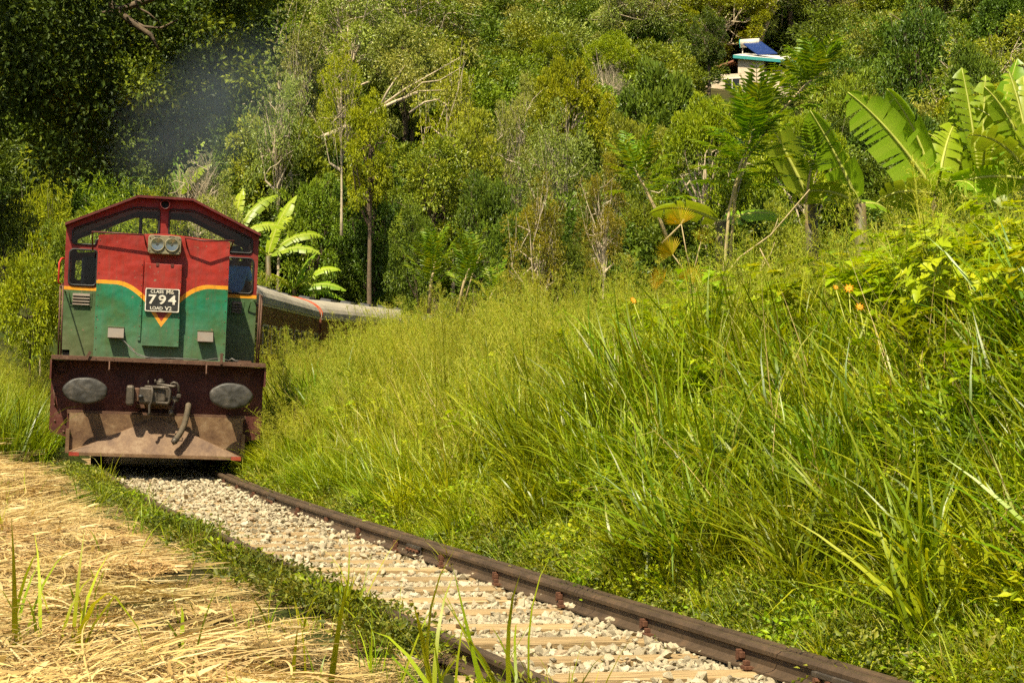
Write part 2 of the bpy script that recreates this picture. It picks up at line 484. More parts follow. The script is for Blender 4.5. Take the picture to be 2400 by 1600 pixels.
# ---------------------------------------------------------------- track alignment
DS = 0.25
def heading(s):
    """angle left of straight-ahead, radians; s runs away from the camera, 0 at the locomotive's front"""
    if s < 0: return R(16.3 + 4.9 * (1 - math.exp(s / 6.0)))
    return R(16.3) - s / 78.0
_fw = [(-4.93, 25.0, 0.0)]
s = 0.0
while s < 95:
    h = heading(s + DS / 2); p = _fw[-1]
    _fw.append((p[0] - math.sin(h) * DS, p[1] + math.cos(h) * DS, s + DS)); s += DS
_bw = [(-4.93, 25.0, 0.0)]
s = 0.0
while s > -34:
    h = heading(s - DS / 2); p = _bw[-1]
    _bw.append((p[0] + math.sin(h) * DS, p[1] - math.cos(h) * DS, s - DS)); s -= DS
PATH = np.array(list(reversed(_bw[1:])) + _fw)        # x, y, s
S0 = PATH[0, 2]
CANT = R(2.35)
def track_pt(s, u, z=0.0):
    """point u metres right of the centre line, z above the (canted) rail plane"""
    i = (s - S0) / DS
    i0 = int(max(0, min(len(PATH) - 2, math.floor(i)))); t = i - i0
    x = PATH[i0, 0] * (1 - t) + PATH[i0 + 1, 0] * t; y = PATH[i0, 1] * (1 - t) + PATH[i0 + 1, 1] * t
    h = heading(s)
    return Vector((x + math.cos(h) * u + math.sin(CANT) * z * math.cos(h), y + math.sin(h) * u, z * math.cos(CANT) - math.sin(CANT) * u))
def track_frame(s, u=0, z=0):
    h = heading(s)
    M = Matrix.Rotation(h, 4, 'Z') @ Matrix.Rotation(CANT, 4, 'Y')
    M.translation = track_pt(s, u, z)
    return M

def su(x, y):
    """track coordinates of points (arrays)"""
    x = np.asarray(x, float).ravel(); y = np.asarray(y, float).ravel()
    so = np.empty_like(x); uo = np.empty_like(x)
    P = PATH[::2]
    hx = np.array([heading(v) for v in P[:, 2]])
    for a in range(0, len(x), 20000):
        xa = x[a:a + 20000, None]; ya = y[a:a + 20000, None]
        d2 = (xa - P[None, :, 0]) ** 2 + (ya - P[None, :, 1]) ** 2
        i = d2.argmin(1)
        dx = x[a:a + 20000] - P[i, 0]; dy = y[a:a + 20000] - P[i, 1]
        so[a:a + 20000] = P[i, 2] + (-np.sin(hx[i]) * dx + np.cos(hx[i]) * dy)
        uo[a:a + 20000] = np.cos(hx[i]) * dx + np.sin(hx[i]) * dy
        far = np.sqrt(d2.min(1))
        uo[a:a + 20000] = np.sign(uo[a:a + 20000]) * np.maximum(np.abs(uo[a:a + 20000]), far * 0.98)
    return so, uo

def sm(a, b, v):
    t = np.clip((v - a) / (b - a), 0, 1); return t * t * (3 - 2 * t)

def vnoise(x, y, f, seed=0):
    """cheap smooth value noise, -1..1"""
    x = np.asarray(x) * f + seed * 17.3; y = np.asarray(y) * f + seed * 5.7
    xi = np.floor(x); yi = np.floor(y); xf = x - xi; yf = y - yi
    def hsh(a, b):
        v = np.sin(a * 127.1 + b * 311.7 + seed * 74.7) * 43758.5453
        return (v - np.floor(v)) * 2 - 1
    ux = xf * xf * (3 - 2 * xf); uy = yf * yf * (3 - 2 * yf)
    return (hsh(xi, yi) * (1 - ux) + hsh(xi + 1, yi) * ux) * (1 - uy) + (hsh(xi, yi + 1) * (1 - ux) + hsh(xi + 1, yi + 1) * ux) * uy

def terrain(x, y):
    x = np.asarray(x, float); y = np.asarray(y, float)
    shp = x.shape
    s_, u_ = su(x, y)
    x = x.ravel(); y = y.ravel()
    hb = np.interp(s_, [-30, -17, -10, -5, 3, 12, 25], [2.1, 1.8, 1.25, 0.85, 0.85, 0.65, 0.5])
    right = hb * sm(1.0, 5.4, u_) + 0.04 * np.clip(u_ - 5.4, 0, 14)
    left = 0.0 * u_ + 0.38 * sm(1.5, 4.2, -u_) + 0.16 * np.clip(-u_ - 5.5, 0, 30)
    z = np.where(u_ > 0, right, left)
    z += -0.30 * (1 - sm(0.93, 1.16, np.abs(u_))) - 0.05 * (1 - sm(1.1, 1.9, np.abs(u_))) - 0.035 * (u_ / 0.84) * (1 - sm(1.0, 1.8, np.abs(u_)))
    hill = 0.0 + 0.205 * np.clip(y - 44, 0, None) + 0.0006 * np.clip(y - 120, 0, None) ** 2
    z = z + hill * sm(2.5, 14, np.abs(u_))
    z += (vnoise(x, y, 0.9, 1) * 0.05 + vnoise(x, y, 0.28, 2) * 0.10) * sm(1.4, 3.0, np.abs(u_))
    z += vnoise(x, y, 0.05, 3) * 1.2 * sm(60, 110, y)
    return z.reshape(shp)
def tz(x, y): return float(terrain(np.array([x]), np.array([y]))[0])

# ground sheet: fine near the track, coarse towards the hill
def build_ground():
    ys = np.concatenate([np.arange(-12, 46, 0.4), np.arange(46, 110, 2.0), np.arange(110, 480, 10.0)])
    xs = np.concatenate([np.arange(-260, -40, 10.0), np.arange(-40, -14, 2.0), np.arange(-14, 14, 0.4), np.arange(14, 40, 2.0), np.arange(40, 260, 10.0)])
    X, Y = np.meshgrid(xs, ys)
    Z = terrain(X, Y)
    nx, ny = len(xs), len(ys)
    co = np.stack([X, Y, Z], -1).reshape(-1, 3)
    i = np.arange(nx * ny).reshape(ny, nx)
    f = np.stack([i[:-1, :-1], i[:-1, 1:], i[1:, 1:], i[1:, :-1]], -1).reshape(-1, 4)
    me = bpy.data.meshes.new("ground")
    me.from_pydata(co.tolist(), [], f.tolist())
    me.polygons.foreach_set("use_smooth", [True] * len(f))
    o = link_mesh("ground", me, SOIL)
    tag(o, kind="structure")
    return o
build_ground()

# ---------------------------------------------------------------- the track
track = empty("railway_track", track_pt(-10, 0, 0))
tag(track, "curving broad gauge railway track on pale ballast in front of the locomotive", "railway track")
TRI = Matrix.Translation(track.location).inverted()

def sweep_rail(name, u, s_a, s_b, prof, material):
    n = int((s_b - s_a) / 0.5)
    vs = []; fs = []
    m = len(prof)
    for k in range(n + 1):
        M = TRI @ track_frame(s_a + (s_b - s_a) * k / n, u, 0)
        vs += [M @ Vector((px_, 0, pz)) for px_, pz in prof]
    for k in range(n):
        for j in range(m):
            j2 = (j + 1) % m
            fs.append((k * m + j, k * m + j2, (k + 1) * m + j2, (k + 1) * m + j))
    mb = MB().add(vs, fs)
    mb.f.append(tuple(range(m))); mb.sm.append(False)
    return mb.build(name, material, track)

RAILP = [(-0.030, -0.002), (-0.022, 0.0), (0.022, 0.0), (0.030, -0.002), (0.034, -0.010), (0.033, -0.032), (0.012, -0.042), (0.010, -0.10), (0.030, -0.118), (0.062, -0.126), (0.062, -0.136), (-0.062, -0.136), (-0.062, -0.126), (-0.030, -0.118), (-0.010, -0.10), (-0.012, -0.042), (-0.033, -0.032), (-0.034, -0.010)]
CHECKP = [(-0.026, -0.004), (-0.018, 0.004), (0.030, 0.004), (0.034, -0.004), (0.034, -0.034), (0.012, -0.044), (0.012, -0.10), (0.034, -0.136), (-0.075, -0.136), (-0.075, -0.124), (-0.034, -0.112), (-0.020, -0.098), (-0.018, -0.046), (-0.034, -0.036), (-0.035, -0.014)]
sweep_rail("rail", -0.872, -26, 80, RAILP, RAIL)
sweep_rail("rail", 0.872, -26, 80, RAILP, RAIL)["label"] = "outer running rail beside the grass"
sweep_rail("check_rail", 0.752, -26, 16, CHECKP, RAIL)["label"] = "brown check rail inside the right hand running rail"

# sleepers: weathered timbers, each a little different
def sleeper_mesh(k):
    r = random.Random(100 + k)
    L, W, Hh = 2.55, 0.235 + r.uniform(-0.015, 0.02), 0.14
    nx_, ny_ = 22, 4
    vs = []; fs = []
    ph = r.uniform(0, 50)
    for side in (0, 1):
        for i in range(nx_ + 1):
            for j in range(ny_ + 1):
                x = -L / 2 + L * i / nx_; y = -W / 2 + W * j / ny_
                e = 1 if j in (0, ny_) else 0
                wob = mnoise.noise((x * 2.2 + ph, y * 3, 1.7)) * 0.012
                y2 = y + wob + (mnoise.noise((x * 6 + ph, j, 9)) * 0.010 if e else 0)
                z = 0.0 if side == 0 else -Hh
                if side == 0: z += mnoise.noise((x * 3 + ph, y * 14, 4)) * 0.007 - e * 0.012
                vs.append((x, y2, z))
    q = (nx_ + 1) * (ny_ + 1)
    idx = lambda sd, i, j: sd * q + i * (ny_ + 1) + j
    for i in range(nx_):
        for j in range(ny_):
            fs.append((idx(0, i, j), idx(0, i + 1, j), idx(0, i + 1, j + 1), idx(0, i, j + 1)))
            fs.append((idx(1, i, j), idx(1, i, j + 1), idx(1, i + 1, j + 1), idx(1, i + 1, j)))
        for j, sgn in ((0, 1), (ny_, -1)):
            a = (idx(0, i, j), idx(1, i, j), idx(1, i + 1, j), idx(0, i + 1, j))
            fs.append(a if sgn > 0 else a[::-1])
    for i in (0, nx_):
        for j in range(ny_):
            fs.append((idx(0, i, j), idx(0, i, j + 1), idx(1, i, j + 1), idx(1, i, j)))
    return MB().add(vs, fs).mesh("sleeper")
SLEEPERS = []
sl_me = [sleeper_mesh(k) for k in range(7)]
for m_ in sl_me: m_.materials.append(WOOD)
sv = -20.6
k = 0
while sv < 12:
    r = random.Random(k)
    o = link_mesh("sleeper", sl_me[k % 7], None, track)
    M = TRI @ track_frame(sv, r.uniform(-0.06, 0.06), -0.138 + r.uniform(-0.012, 0.006)) @ Matrix.Rotation(R(r.uniform(-1.6, 1.6)) + (math.pi if k % 2 else 0), 4, 'Z')
    o.matrix_local = M
    SLEEPERS.append(sv)
    sv += 0.66 + r.uniform(-0.05, 0.05); k += 1
SLEEPERS = np.array(SLEEPERS)

# rail clips and fishplates
def clip_mesh():
    b = MB()
    b.box((-0.022, -0.030, 0.0), (0.022, 0.030, 0.022), bev=0.004)
    b.box((-0.015, -0.018, 0.022), (0.015, 0.018, 0.050), bev=0.004)
    b.box((0.015, -0.016, 0.004), (0.045, 0.016, 0.014), bev=0.002)
    return b.mesh("rail_clip")
clip_me = clip_mesh(); clip_me.materials.append(RUST)
for i, s_ in enumerate(SLEEPERS):
    if s_ > -0.5: break
    if i % 2 == 0:
        o = link_mesh("rail_clip", clip_me, None, track); o.matrix_local = TRI @ track_frame(s_, 0.655, -0.128)
    if i % 2: continue
    o = link_mesh("rail_clip", clip_me, None, track); o.matrix_local = TRI @ track_frame(s_ + 0.2, 0.715, -0.075) @ Matrix.Rotation(R(90), 4, 'X')
def fishplate(s_, L):
    mb = MB()
    mb.box((0.0, -L / 2, -0.115), (0.020, L / 2, -0.092), bev=0.004)
    mb.box((-0.008, -L / 2, -0.066), (0.018, L / 2, -0.036), bev=0.005)
    mb.box((0.010, -L / 2, -0.094), (0.020, L / 2, -0.062))
    o = mb.build("fishplate", IRON, track)
    o.matrix_local = TRI @ track_frame(s_, 0.7, 0)
    for q in np.linspace(-L * 0.38, L * 0.38, 4):
        b = MB().lathe([(0.0, -0.032), (0.017, -0.032), (0.017, -0.012), (0.022, -0.012), (0.022, 0.0)], Matrix.Translation((0.008, q, -0.079)) @ Matrix.Rotation(R(-90), 4, 'Z'), 6, False)
        bo = b.build("bolt", RUST, o)
for s_, L in ((-17.55, 0.46), (-10.55, 0.36), (-4.55, 0.36)): fishplate(s_, L)

# ballast
def stone_mesh(k):
    r = random.Random(500 + k)
    bm = bmesh.new()
    pts = []
    for i in range(14):
        v = Vector((r.gauss(0, 1), r.gauss(0, 1), r.gauss(0, 1))).normalized()
        v = Vector((v.x * 0.62, v.y * 0.46, v.z * 0.36)) * r.uniform(0.8, 1.1)
        pts.append(bm.verts.new(v))
    bmesh.ops.convex_hull(bm, input=pts)
    for v in [v for v in bm.verts if not v.link_faces]: bm.verts.remove(v)
    me = bpy.data.meshes.new("ballast_stone"); bm.to_mesh(me); bm.free()
    me.materials.append(STONE)
    return me
stones = [stone_mesh(k) for k in range(9)]

def scatter(name, protos, pts, rot, scl, idx=None, parent=None, label=None, cat=None):
    """one object that instances the prototypes on points (geometry nodes)"""
    n = len(pts)
    if idx is None: idx = rng.integers(0, len(protos), n)
    scl = np.asarray(scl, float)
    if scl.ndim == 1: scl = np.repeat(scl[:, None], 3, 1)
    me = bpy.data.meshes.new(name)
    me.vertices.add(n)
    me.vertices.foreach_set("co", np.asarray(pts, np.float32).ravel())
    a = me.attributes.new("rot", 'FLOAT_VECTOR', 'POINT'); a.data.foreach_set("vector", np.asarray(rot, np.float32).ravel())
    a = me.attributes.new("scl", 'FLOAT_VECTOR', 'POINT'); a.data.foreach_set("vector", scl.astype(np.float32).ravel())
    a = me.attributes.new("pick", 'INT', 'POINT'); a.data.foreach_set("value", np.asarray(idx, np.int32))
    o = bpy.data.objects.new(name, me); COL.objects.link(o)
    if parent is not None: o.parent = parent
    tag(o, label, cat, None, "stuff")
    c = bpy.data.collections.new(name + "_pieces")
    for i, pm in enumerate(protos):
        q = bpy.data.objects.new("%s_piece_%03d" % (name, i), pm); c.objects.link(q)
    ng = bpy.data.node_groups.new(name + "_scatter", 'GeometryNodeTree')
    ng.interface.new_socket("Geometry", in_out='INPUT', socket_type='NodeSocketGeometry')
    ng.interface.new_socket("Geometry", in_out='OUTPUT', socket_type='NodeSocketGeometry')
    gi = ng.nodes.new("NodeGroupInput"); go = ng.nodes.new("NodeGroupOutput")
    ci = ng.nodes.new("GeometryNodeCollectionInfo"); ci.inputs[0].default_value = c
    ci.inputs["Separate Children"].default_value = True; ci.inputs["Reset Children"].default_value = True
    ip = ng.nodes.new("GeometryNodeInstanceOnPoints")
    ip.inputs["Pick Instance"].default_value = True
    def na(nm, ty):
        q = ng.nodes.new("GeometryNodeInputNamedAttribute"); q.data_type = ty; q.inputs[0].default_value = nm
        return [x for x in q.outputs if x.enabled and x.name == "Attribute"][0]
    ng.links.new(gi.outputs[0], ip.inputs["Points"]); ng.links.new(ci.outputs[0], ip.inputs["Instance"])
    ng.links.new(na("pick", 'INT'), ip.inputs["Instance Index"])
    ng.links.new(na("rot", 'FLOAT_VECTOR'), ip.inputs["Rotation"])
    ng.links.new(na("scl", 'FLOAT_VECTOR'), ip.inputs["Scale"])
    ng.links.new(ip.outputs[0], go.inputs[0])
    md = o.modifiers.new("scatter", 'NODES'); md.node_group = ng
    return o

def ballast():
    N = 34000
    ss = np.concatenate([rng.uniform(-21, 3.5, N - 7000), rng.uniform(-20, -12, 7000)]); uu = rng.uniform(-0.83, 0.80, N)
    # stones lie thick between the sleepers and thinner over them; more of them heaped to the right
    dsl = np.abs(ss[:, None] - SLEEPERS[None]).min(1)
    over = 1 - sm(0.08, 0.17, dsl)
    buried = sm(-12.5, -5.5, ss) * 0.7 + 0.42 * sm(0.1, 0.62, uu)
    patch = vnoise(ss, uu, 1.3, 5) * 0.35
    keep = rng.uniform(0, 1, N) > over * np.clip(1.25 - 1.05 * buried - patch, 0.15, 0.985)
    ss, uu, dsl, over, buried = ss[keep], uu[keep], dsl[keep], over[keep], buried[keep]
    n = len(ss)
    size = rng.gamma(5, 0.0088, n).clip(0.02, 0.09)
    h = -0.188 + 0.032 * buried + rng.uniform(-0.02, 0.02, n) + over * 0.045 + vnoise(ss, uu, 2.2, 8) * 0.012
    pts = np.array([track_pt(a, b, c) for a, b, c in zip(ss, uu, h)])
    rot = rng.uniform(0, 6.28, (n, 3)); rot[:, 0] = rng.normal(0, 0.5, n); rot[:, 1] = rng.normal(0, 0.5, n)
    idx = rng.integers(0, 9, n)
    # the nearest stones in the frame are pieces of their own
    depth = pts[:, 1]
    px = 1200 + pts[:, 0] / depth * F_PX; py = 864 + (CAM_Z - pts[:, 2]) / depth * F_PX
    vis = (py < 1610) & (px > 0) & (px < 2400)
    order = np.argsort(np.where(vis, depth / size * 0.05, 1e9))
    own = order[:300]
    for i in own:
        o = link_mesh("ballast_stone", stones[idx[i]], None, track)
        o.matrix_local = TRI @ Matrix.LocRotScale(Vector(pts[i]), Euler(rot[i]), Vector((size[i],) * 3))
    rest = np.setdiff1d(np.arange(n), own)
    scatter("ballast", stones, pts[rest] - np.array(track.location), rot[rest], size[rest], idx[rest], track)
    # the packed bed under the stones
    vs = []; fs = []
    st = np.arange(-24, 30, 0.5)
    for a in st: vs += [TRI @ track_pt(a, -1.35, -0.185), TRI @ track_pt(a, 1.3, -0.185)]
    for i in range(len(st) - 1): fs.append((2 * i, 2 * i + 1, 2 * i + 3, 2 * i + 2))
    MB().add(vs, fs).build("ballast_bed", BED, track)
ballast()

# ---------------------------------------------------------------- the locomotive
LO = Vector((-5.10, 25.0, -0.03)); LYAW = R(12.3)
loco = empty("locomotive", LO)
loco.rotation_euler = (Matrix.Rotation(LYAW, 3, 'Z') @ Matrix.Rotation(CANT, 3, 'Y')).to_euler()
tag(loco, "red and green diesel locomotive number 794 with orange stripes, facing the camera", "locomotive")
LM = T(*LO) @ Matrix.Rotation(LYAW, 4, 'Z') @ Matrix.Rotation(CANT, 4, 'Y')
YC = 1.70       # cab front
YH = 0.45       # hood front

# hood: slightly peaked box
def hood_box(name, y0, y1, w, z0, zs, zc, material):
    mb = MB()
    prof = [(-w, z0), (w, z0), (w, zs - 0.02), (w - 0.02, zs), (0, zc), (-w + 0.02, zs), (-w, zs - 0.02)]
    n = len(prof)
    vs = [(x, y0, z) for x, z in prof] + [(x, y1, z) for x, z in prof]
    fs = [tuple(range(n)), tuple(range(2 * n - 1, n - 1, -1))] + [(i, i + n, (i + 1) % n + n, (i + 1) % n) for i in range(n)]
    mb.add(vs, fs)
    return mb.build(name, material, loco)
hood = hood_box("short_hood", YH, YC - 0.002, 0.94, 1.642, 3.405, 3.47, LIV_HOOD)
hood["label"] = "short hood painted red over green with a curved orange stripe"
longhood = hood_box("long_hood", 3.95, 13.2, 0.95, 1.642, 3.38, 3.46, LIV_CAB)

# door panel standing proud of the hood, with hinge strip, V stripe and number plate
door = MB().box((-0.262, YH - 0.115, 1.825), (0.262, YH - 0.001, 3.022), bev=0.006).build("sandbox_door", LIV_HOOD, loco)
MB().box((-0.325, YH - 0.020, 1.90), (-0.285, YH - 0.001, 3.08), bev=0.003).build("hinge_strip", LIV_HOOD, door)
for zq in np.linspace(1.96, 3.0, 8):
    MB().lathe([(0.0, -0.008), (0.007, -0.006), (0.009, 0.0)], T(-0.305, YH - 0.020, zq), 8).build("rivet", FRAME, door)
for xq in (-0.09, 0.12):
    MB().box((xq - 0.02, YH - 0.125, 2.985), (xq + 0.02, YH - 0.117, 3.03)).build("latch", HSTOCK, door)
# number plate
npl = MB().box((-0.243, YH - 0.150, 2.325), (0.243, YH - 0.117, 2.662), bev=0.004).build("number_plate", BLACKP, loco)
npl["label"] = "black number plate with white lettering CLASS M6 794 LOAD V2"
ol = round_poly([(-0.243, 2.325), (0.243, 2.325), (0.243, 2.662), (-0.243, 2.662)], 0.02)
il = round_poly([(-0.229, 2.339), (0.229, 2.339), (0.229, 2.648), (-0.229, 2.648)], 0.02)
plate("plate_rim", [ol, il], YH - 0.1575, 0.0075, WHITE, npl)
yl = YH - 0.1535
text_mesh("lettering", "CLASS", 0.064, -0.078, 2.612, yl, WHITE, npl, 1.05)
text_mesh("lettering", "M6", 0.080, 0.105, 2.612, yl, WHITE, npl, 1.1)
for ch, xq in (("7", -0.145), ("9", 0.0), ("4", 0.142)):
    text_mesh("numeral", ch, 0.185, xq, 2.494, yl, WHITE, npl, 1.22, bold=0.024)
text_mesh("lettering", "LOAD", 0.064, -0.078, 2.374, yl, WHITE, npl, 1.05)
text_mesh("lettering", "V2", 0.080, 0.092, 2.374, yl, WHITE, npl, 1.1)

# headlight unit: casing with two lamps
hb = round_poly([(-0.236, 3.160), (0.236, 3.160), (0.236, 3.430), (-0.236, 3.430)], 0.05)
hl = plate("headlight_casing", [hb], YH - 0.17, 0.168, HLBOX, loco, 0.008)
for xq in (-0.103, 0.103):
    M = T(xq, YH - 0.17, 3.297)
    ring = MB().lathe([(0.082, 0.004), (0.102, 0.002), (0.104, -0.014), (0.094, -0.022), (0.086, -0.018), (0.083, 0.006)], M, 28).build("lamp_rim", HLBOX, hl)
    MB().lathe([(0.0001, -0.002), (0.022, -0.004), (0.05, -0.007), (0.085, -0.012)], M, 28).build("reflector", CHROME, hl)
    MB().lathe([(0.0001, -0.028), (0.05, -0.024), (0.084, -0.013)], M, 28).build("lens", LENS, hl)
    MB().lathe([(0.0001, -0.020), (0.016, -0.018), (0.02, -0.005)], M, 12).build("bulb_shield", WHITE, hl)
    MB().box((xq - 0.035, YH - 0.181, 3.178), (xq + 0.035, YH - 0.1705, 3.190)).build("latch", IRON, hl)
    MB().box((xq - 0.045, YH - 0.180, 3.412), (xq + 0.03, YH - 0.1705, 3.421)).build("latch", IRON, hl)
for xq in (-0.21, 0.21):
    for zq in (3.2, 3.385):
        MB().lathe([(0.0001, -0.008), (0.009, -0.006), (0.010, 0.0)], T(xq, YH - 0.1705, zq), 8).build("screw", FRAME, hl)

riv = MB().lathe([(0.0001, -0.007), (0.006, -0.005), (0.008, 0.0)], Matrix.Identity(4), 8).mesh("rivet"); riv.materials.append(FRAME)
for xq in (-0.915, 0.915):
    for zq in np.linspace(1.75, 3.32, 11):
        o = link_mesh("rivet", riv, None, hood); o.location = (xq, YH - 0.001, zq)
for zq in np.linspace(1.9, 2.95, 7):
    o = link_mesh("rivet", riv, None, door); o.location = (0.245, YH - 0.116, zq)
for xq in np.linspace(-1.4, 1.4, 12):
    o = link_mesh("rivet", riv, None, loco); o.location = (xq, -0.001, 1.61)
# handrails along the hood's top edge
for pts in ([(-1.02, YH + 0.28, 3.20), (-1.03, YH - 0.10, 3.43), (-0.30, YH - 0.13, 3.425), (-0.265, YH - 0.005, 3.30)],
            [(0.325, YH - 0.005, 3.29), (0.29, YH - 0.13, 3.415), (0.56, YH - 0.16, 3.385), (0.99, YH - 0.10, 3.415), (0.95, YH + 0.2, 3.28)]):
    MB().tube(pts, 0.013, 8).build("hood_handrail", ROOFRED, loco)
# hinged vent covers low on the hood
for xc in (-0.635, 0.64):
    b = MB()
    vs = [(xc - 0.112, YH - 0.002, 2.075), (xc + 0.112, YH - 0.002, 2.075), (xc + 0.112, YH - 0.030, 2.060), (xc - 0.112, YH - 0.030, 2.060),
          (xc - 0.112, YH - 0.135, 1.925), (xc + 0.112, YH - 0.135, 1.925), (xc + 0.112, YH - 0.118, 1.915), (xc - 0.112, YH - 0.118, 1.915), (xc - 0.112, YH - 0.002, 1.95), (xc + 0.112, YH - 0.002, 1.95)]
    fs = [(0, 1, 2, 3), (3, 2, 5, 4), (4, 5, 6, 7), (0, 3, 4, 7, 8), (1, 9, 6, 5, 2), (7, 6, 9, 8)]
    v = b.add(vs, fs).build("vent_cover", GREYBOX, loco)
    MB().box((xc - 0.115, YH - 0.022, 2.072), (xc + 0.115, YH - 0.001, 2.092), bev=0.003).build("hinge", LIV_CAB, v)

# cab: walls with window openings, roof, glass
CW = 1.445
wall_out = [(-CW, 1.735), (-CW + 0.13, 1.735), (-CW + 0.13, 1.642), (CW, 1.642), (CW, 3.60), (0.41, 4.075), (-0.41, 4.075), (-CW, 3.60)]
def mirror(p): return [(-x, z) for x, z in reversed(p)]
upR = round_poly([(0.075, 3.42), (1.0, 3.42), (1.0, 3.335), (1.345, 3.335), (1.345, 3.555), (0.44, 3.935), (0.075, 3.935)], 0.05)
loR = round_poly([(0.97, 2.715), (1.375, 2.715), (1.375, 3.255), (0.97, 3.255)], 0.07)
upRr = round_poly([(0.075, 3.50), (1.345, 3.34), (1.345, 3.56), (0.44, 3.97), (0.075, 3.97)], 0.05)
loRr = round_poly([(1.0, 2.9), (1.36, 2.9), (1.36, 3.22), (1.0, 3.22)], 0.05)
fw = plate("cab_front_wall", [wall_out, upR, loR, mirror(upR), mirror(loR)], YC, 0.05, LIV_CAB, loco)
for lp in (upR, mirror(upR), loR, mirror(loR)):
    pts = [Vector((x, YC - 0.006, z)) for x, z in lp]
    cx = sum(p.x for p in pts) / len(pts); cz = sum(p.z for p in pts) / len(pts)
    MB().tube(pts + [pts[0]], 0.016, 6, False).build("window_gasket", GASKET, fw)
    MB().add([(x, YC + 0.020, z) for x, z in lp], [tuple(range(len(lp)))]).build("window_glass", GLASS, fw)
rear_out = [(-CW, 1.642), (CW, 1.642), (CW, 3.60), (0.41, 4.075), (-0.41, 4.075), (-CW, 3.60)]
YR = 3.90
rw = plate("cab_rear_wall", [rear_out, upRr, loRr, mirror(upRr), mirror(loRr)], YR, 0.04, LIV_CAB, loco)
# side walls with door windows
for sx in (-1, 1):
    vs = []; 
    b = MB()
    x0, x1 = (sx * CW - 0.03, sx * CW) if sx > 0 else (sx * CW, sx * CW + 0.03)
    y0, y1 = YC + 0.051, YR - 0.001
    b.box((x0, y0, 1.642), (x1, y1, 2.75)); b.box((x0, y0, 3.3), (x1, y1, 3.60))
    b.box((x0, y0, 2.75), (x1, y0 + 0.35, 3.3)); b.box((x0, y1 - 0.7, 2.75), (x1, y1, 3.3))
    b.build("cab_side_wall", LIV_CAB, loco)
# roof shell with forward visor
rp_o = [(-CW - 0.015, 3.595), (-CW - 0.015, 3.635), (-0.405, 4.115), (0.405, 4.115), (CW + 0.015, 3.635), (CW + 0.015, 3.595)]
rp_i = [(CW - 0.005, 3.605), (0.405, 4.080), (-0.405, 4.080), (-CW + 0.005, 3.605)]
prof = rp_o + rp_i
n = len(prof)
b = MB(); y0, y1 = YC - 0.18, YR + 0.18
b.add([(x, y0, z) for x, z in prof] + [(x, y1, z) for x, z in prof],
      [(i, i + n, (i + 1) % n + n, (i + 1) % n) for i in range(n)] +
      [(0, 1, 8, 9), (1, 2, 8), (2, 3, 7, 8), (3, 4, 7), (4, 5, 6, 7)] + [tuple(x + n for x in f) for f in ((0, 1, 8, 9), (1, 2, 8), (2, 3, 7, 8), (3, 4, 7), (4, 5, 6, 7))])
roof = b.build("cab_roof", ROOFRED, loco)
# brow plate above the windows, under the visor
MB().lathe([(0.055, 0.0), (0.075, -0.01), (0.075, -0.15), (0.062, -0.15), (0.058, -0.01)], T(0.0, YC - 0.002, 4.0), 20).build("horn_housing", ROOFRED, roof)
MB().lathe([(0.0001, 0.0), (0.055, -0.004)], T(0.0, YC - 0.006, 4.0), 20).build("horn_mouth", SEAT, roof)
# interior
MB().box((-CW + 0.035, YC + 0.06, 1.643), (CW - 0.035, YR - 0.01, 1.70)).build("cab_floor", DARKIN, loco)
MB().add([(-CW + 0.04, YC + 0.08, 3.60), (-0.40, YC + 0.08, 4.06), (0.40, YC + 0.08, 4.06), (CW - 0.04, YC + 0.08, 3.60), (-CW + 0.04, YR - 0.03, 3.60), (-0.40, YR - 0.03, 4.06), (0.40, YR - 0.03, 4.06), (CW - 0.04, YR - 0.03, 3.60)],
         [(0, 1, 5, 4), (1, 2, 6, 5), (2, 3, 7, 6)]).build("cab_ceiling", DARKIN, loco)
st = MB().box((-1.22, YC + 0.75, 2.55), (-0.72, YC + 0.87, 3.20), bev=0.05).build("driver_seat", SEAT, loco)
MB().box((-1.24, YC + 0.35, 2.35), (-0.70, YC + 0.80, 2.47), bev=0.04).build("seat_cushion", SEAT, st)
MB().box((-1.0, YC + 0.5, 1.70), (-0.94, YC + 0.56, 2.35)).build("seat_post", SEAT, st)
MB().box((-0.45, YC + 0.10, 1.70), (0.55, YC + 0.55, 2.75), bev=0.03).build("control_desk", DARKIN, loco)
MB().tube([(-0.35, YC + 0.3, 3.85), (-0.35, YC + 0.3, 3.5)], 0.03, 6).build("cab_fan", SEAT, loco)

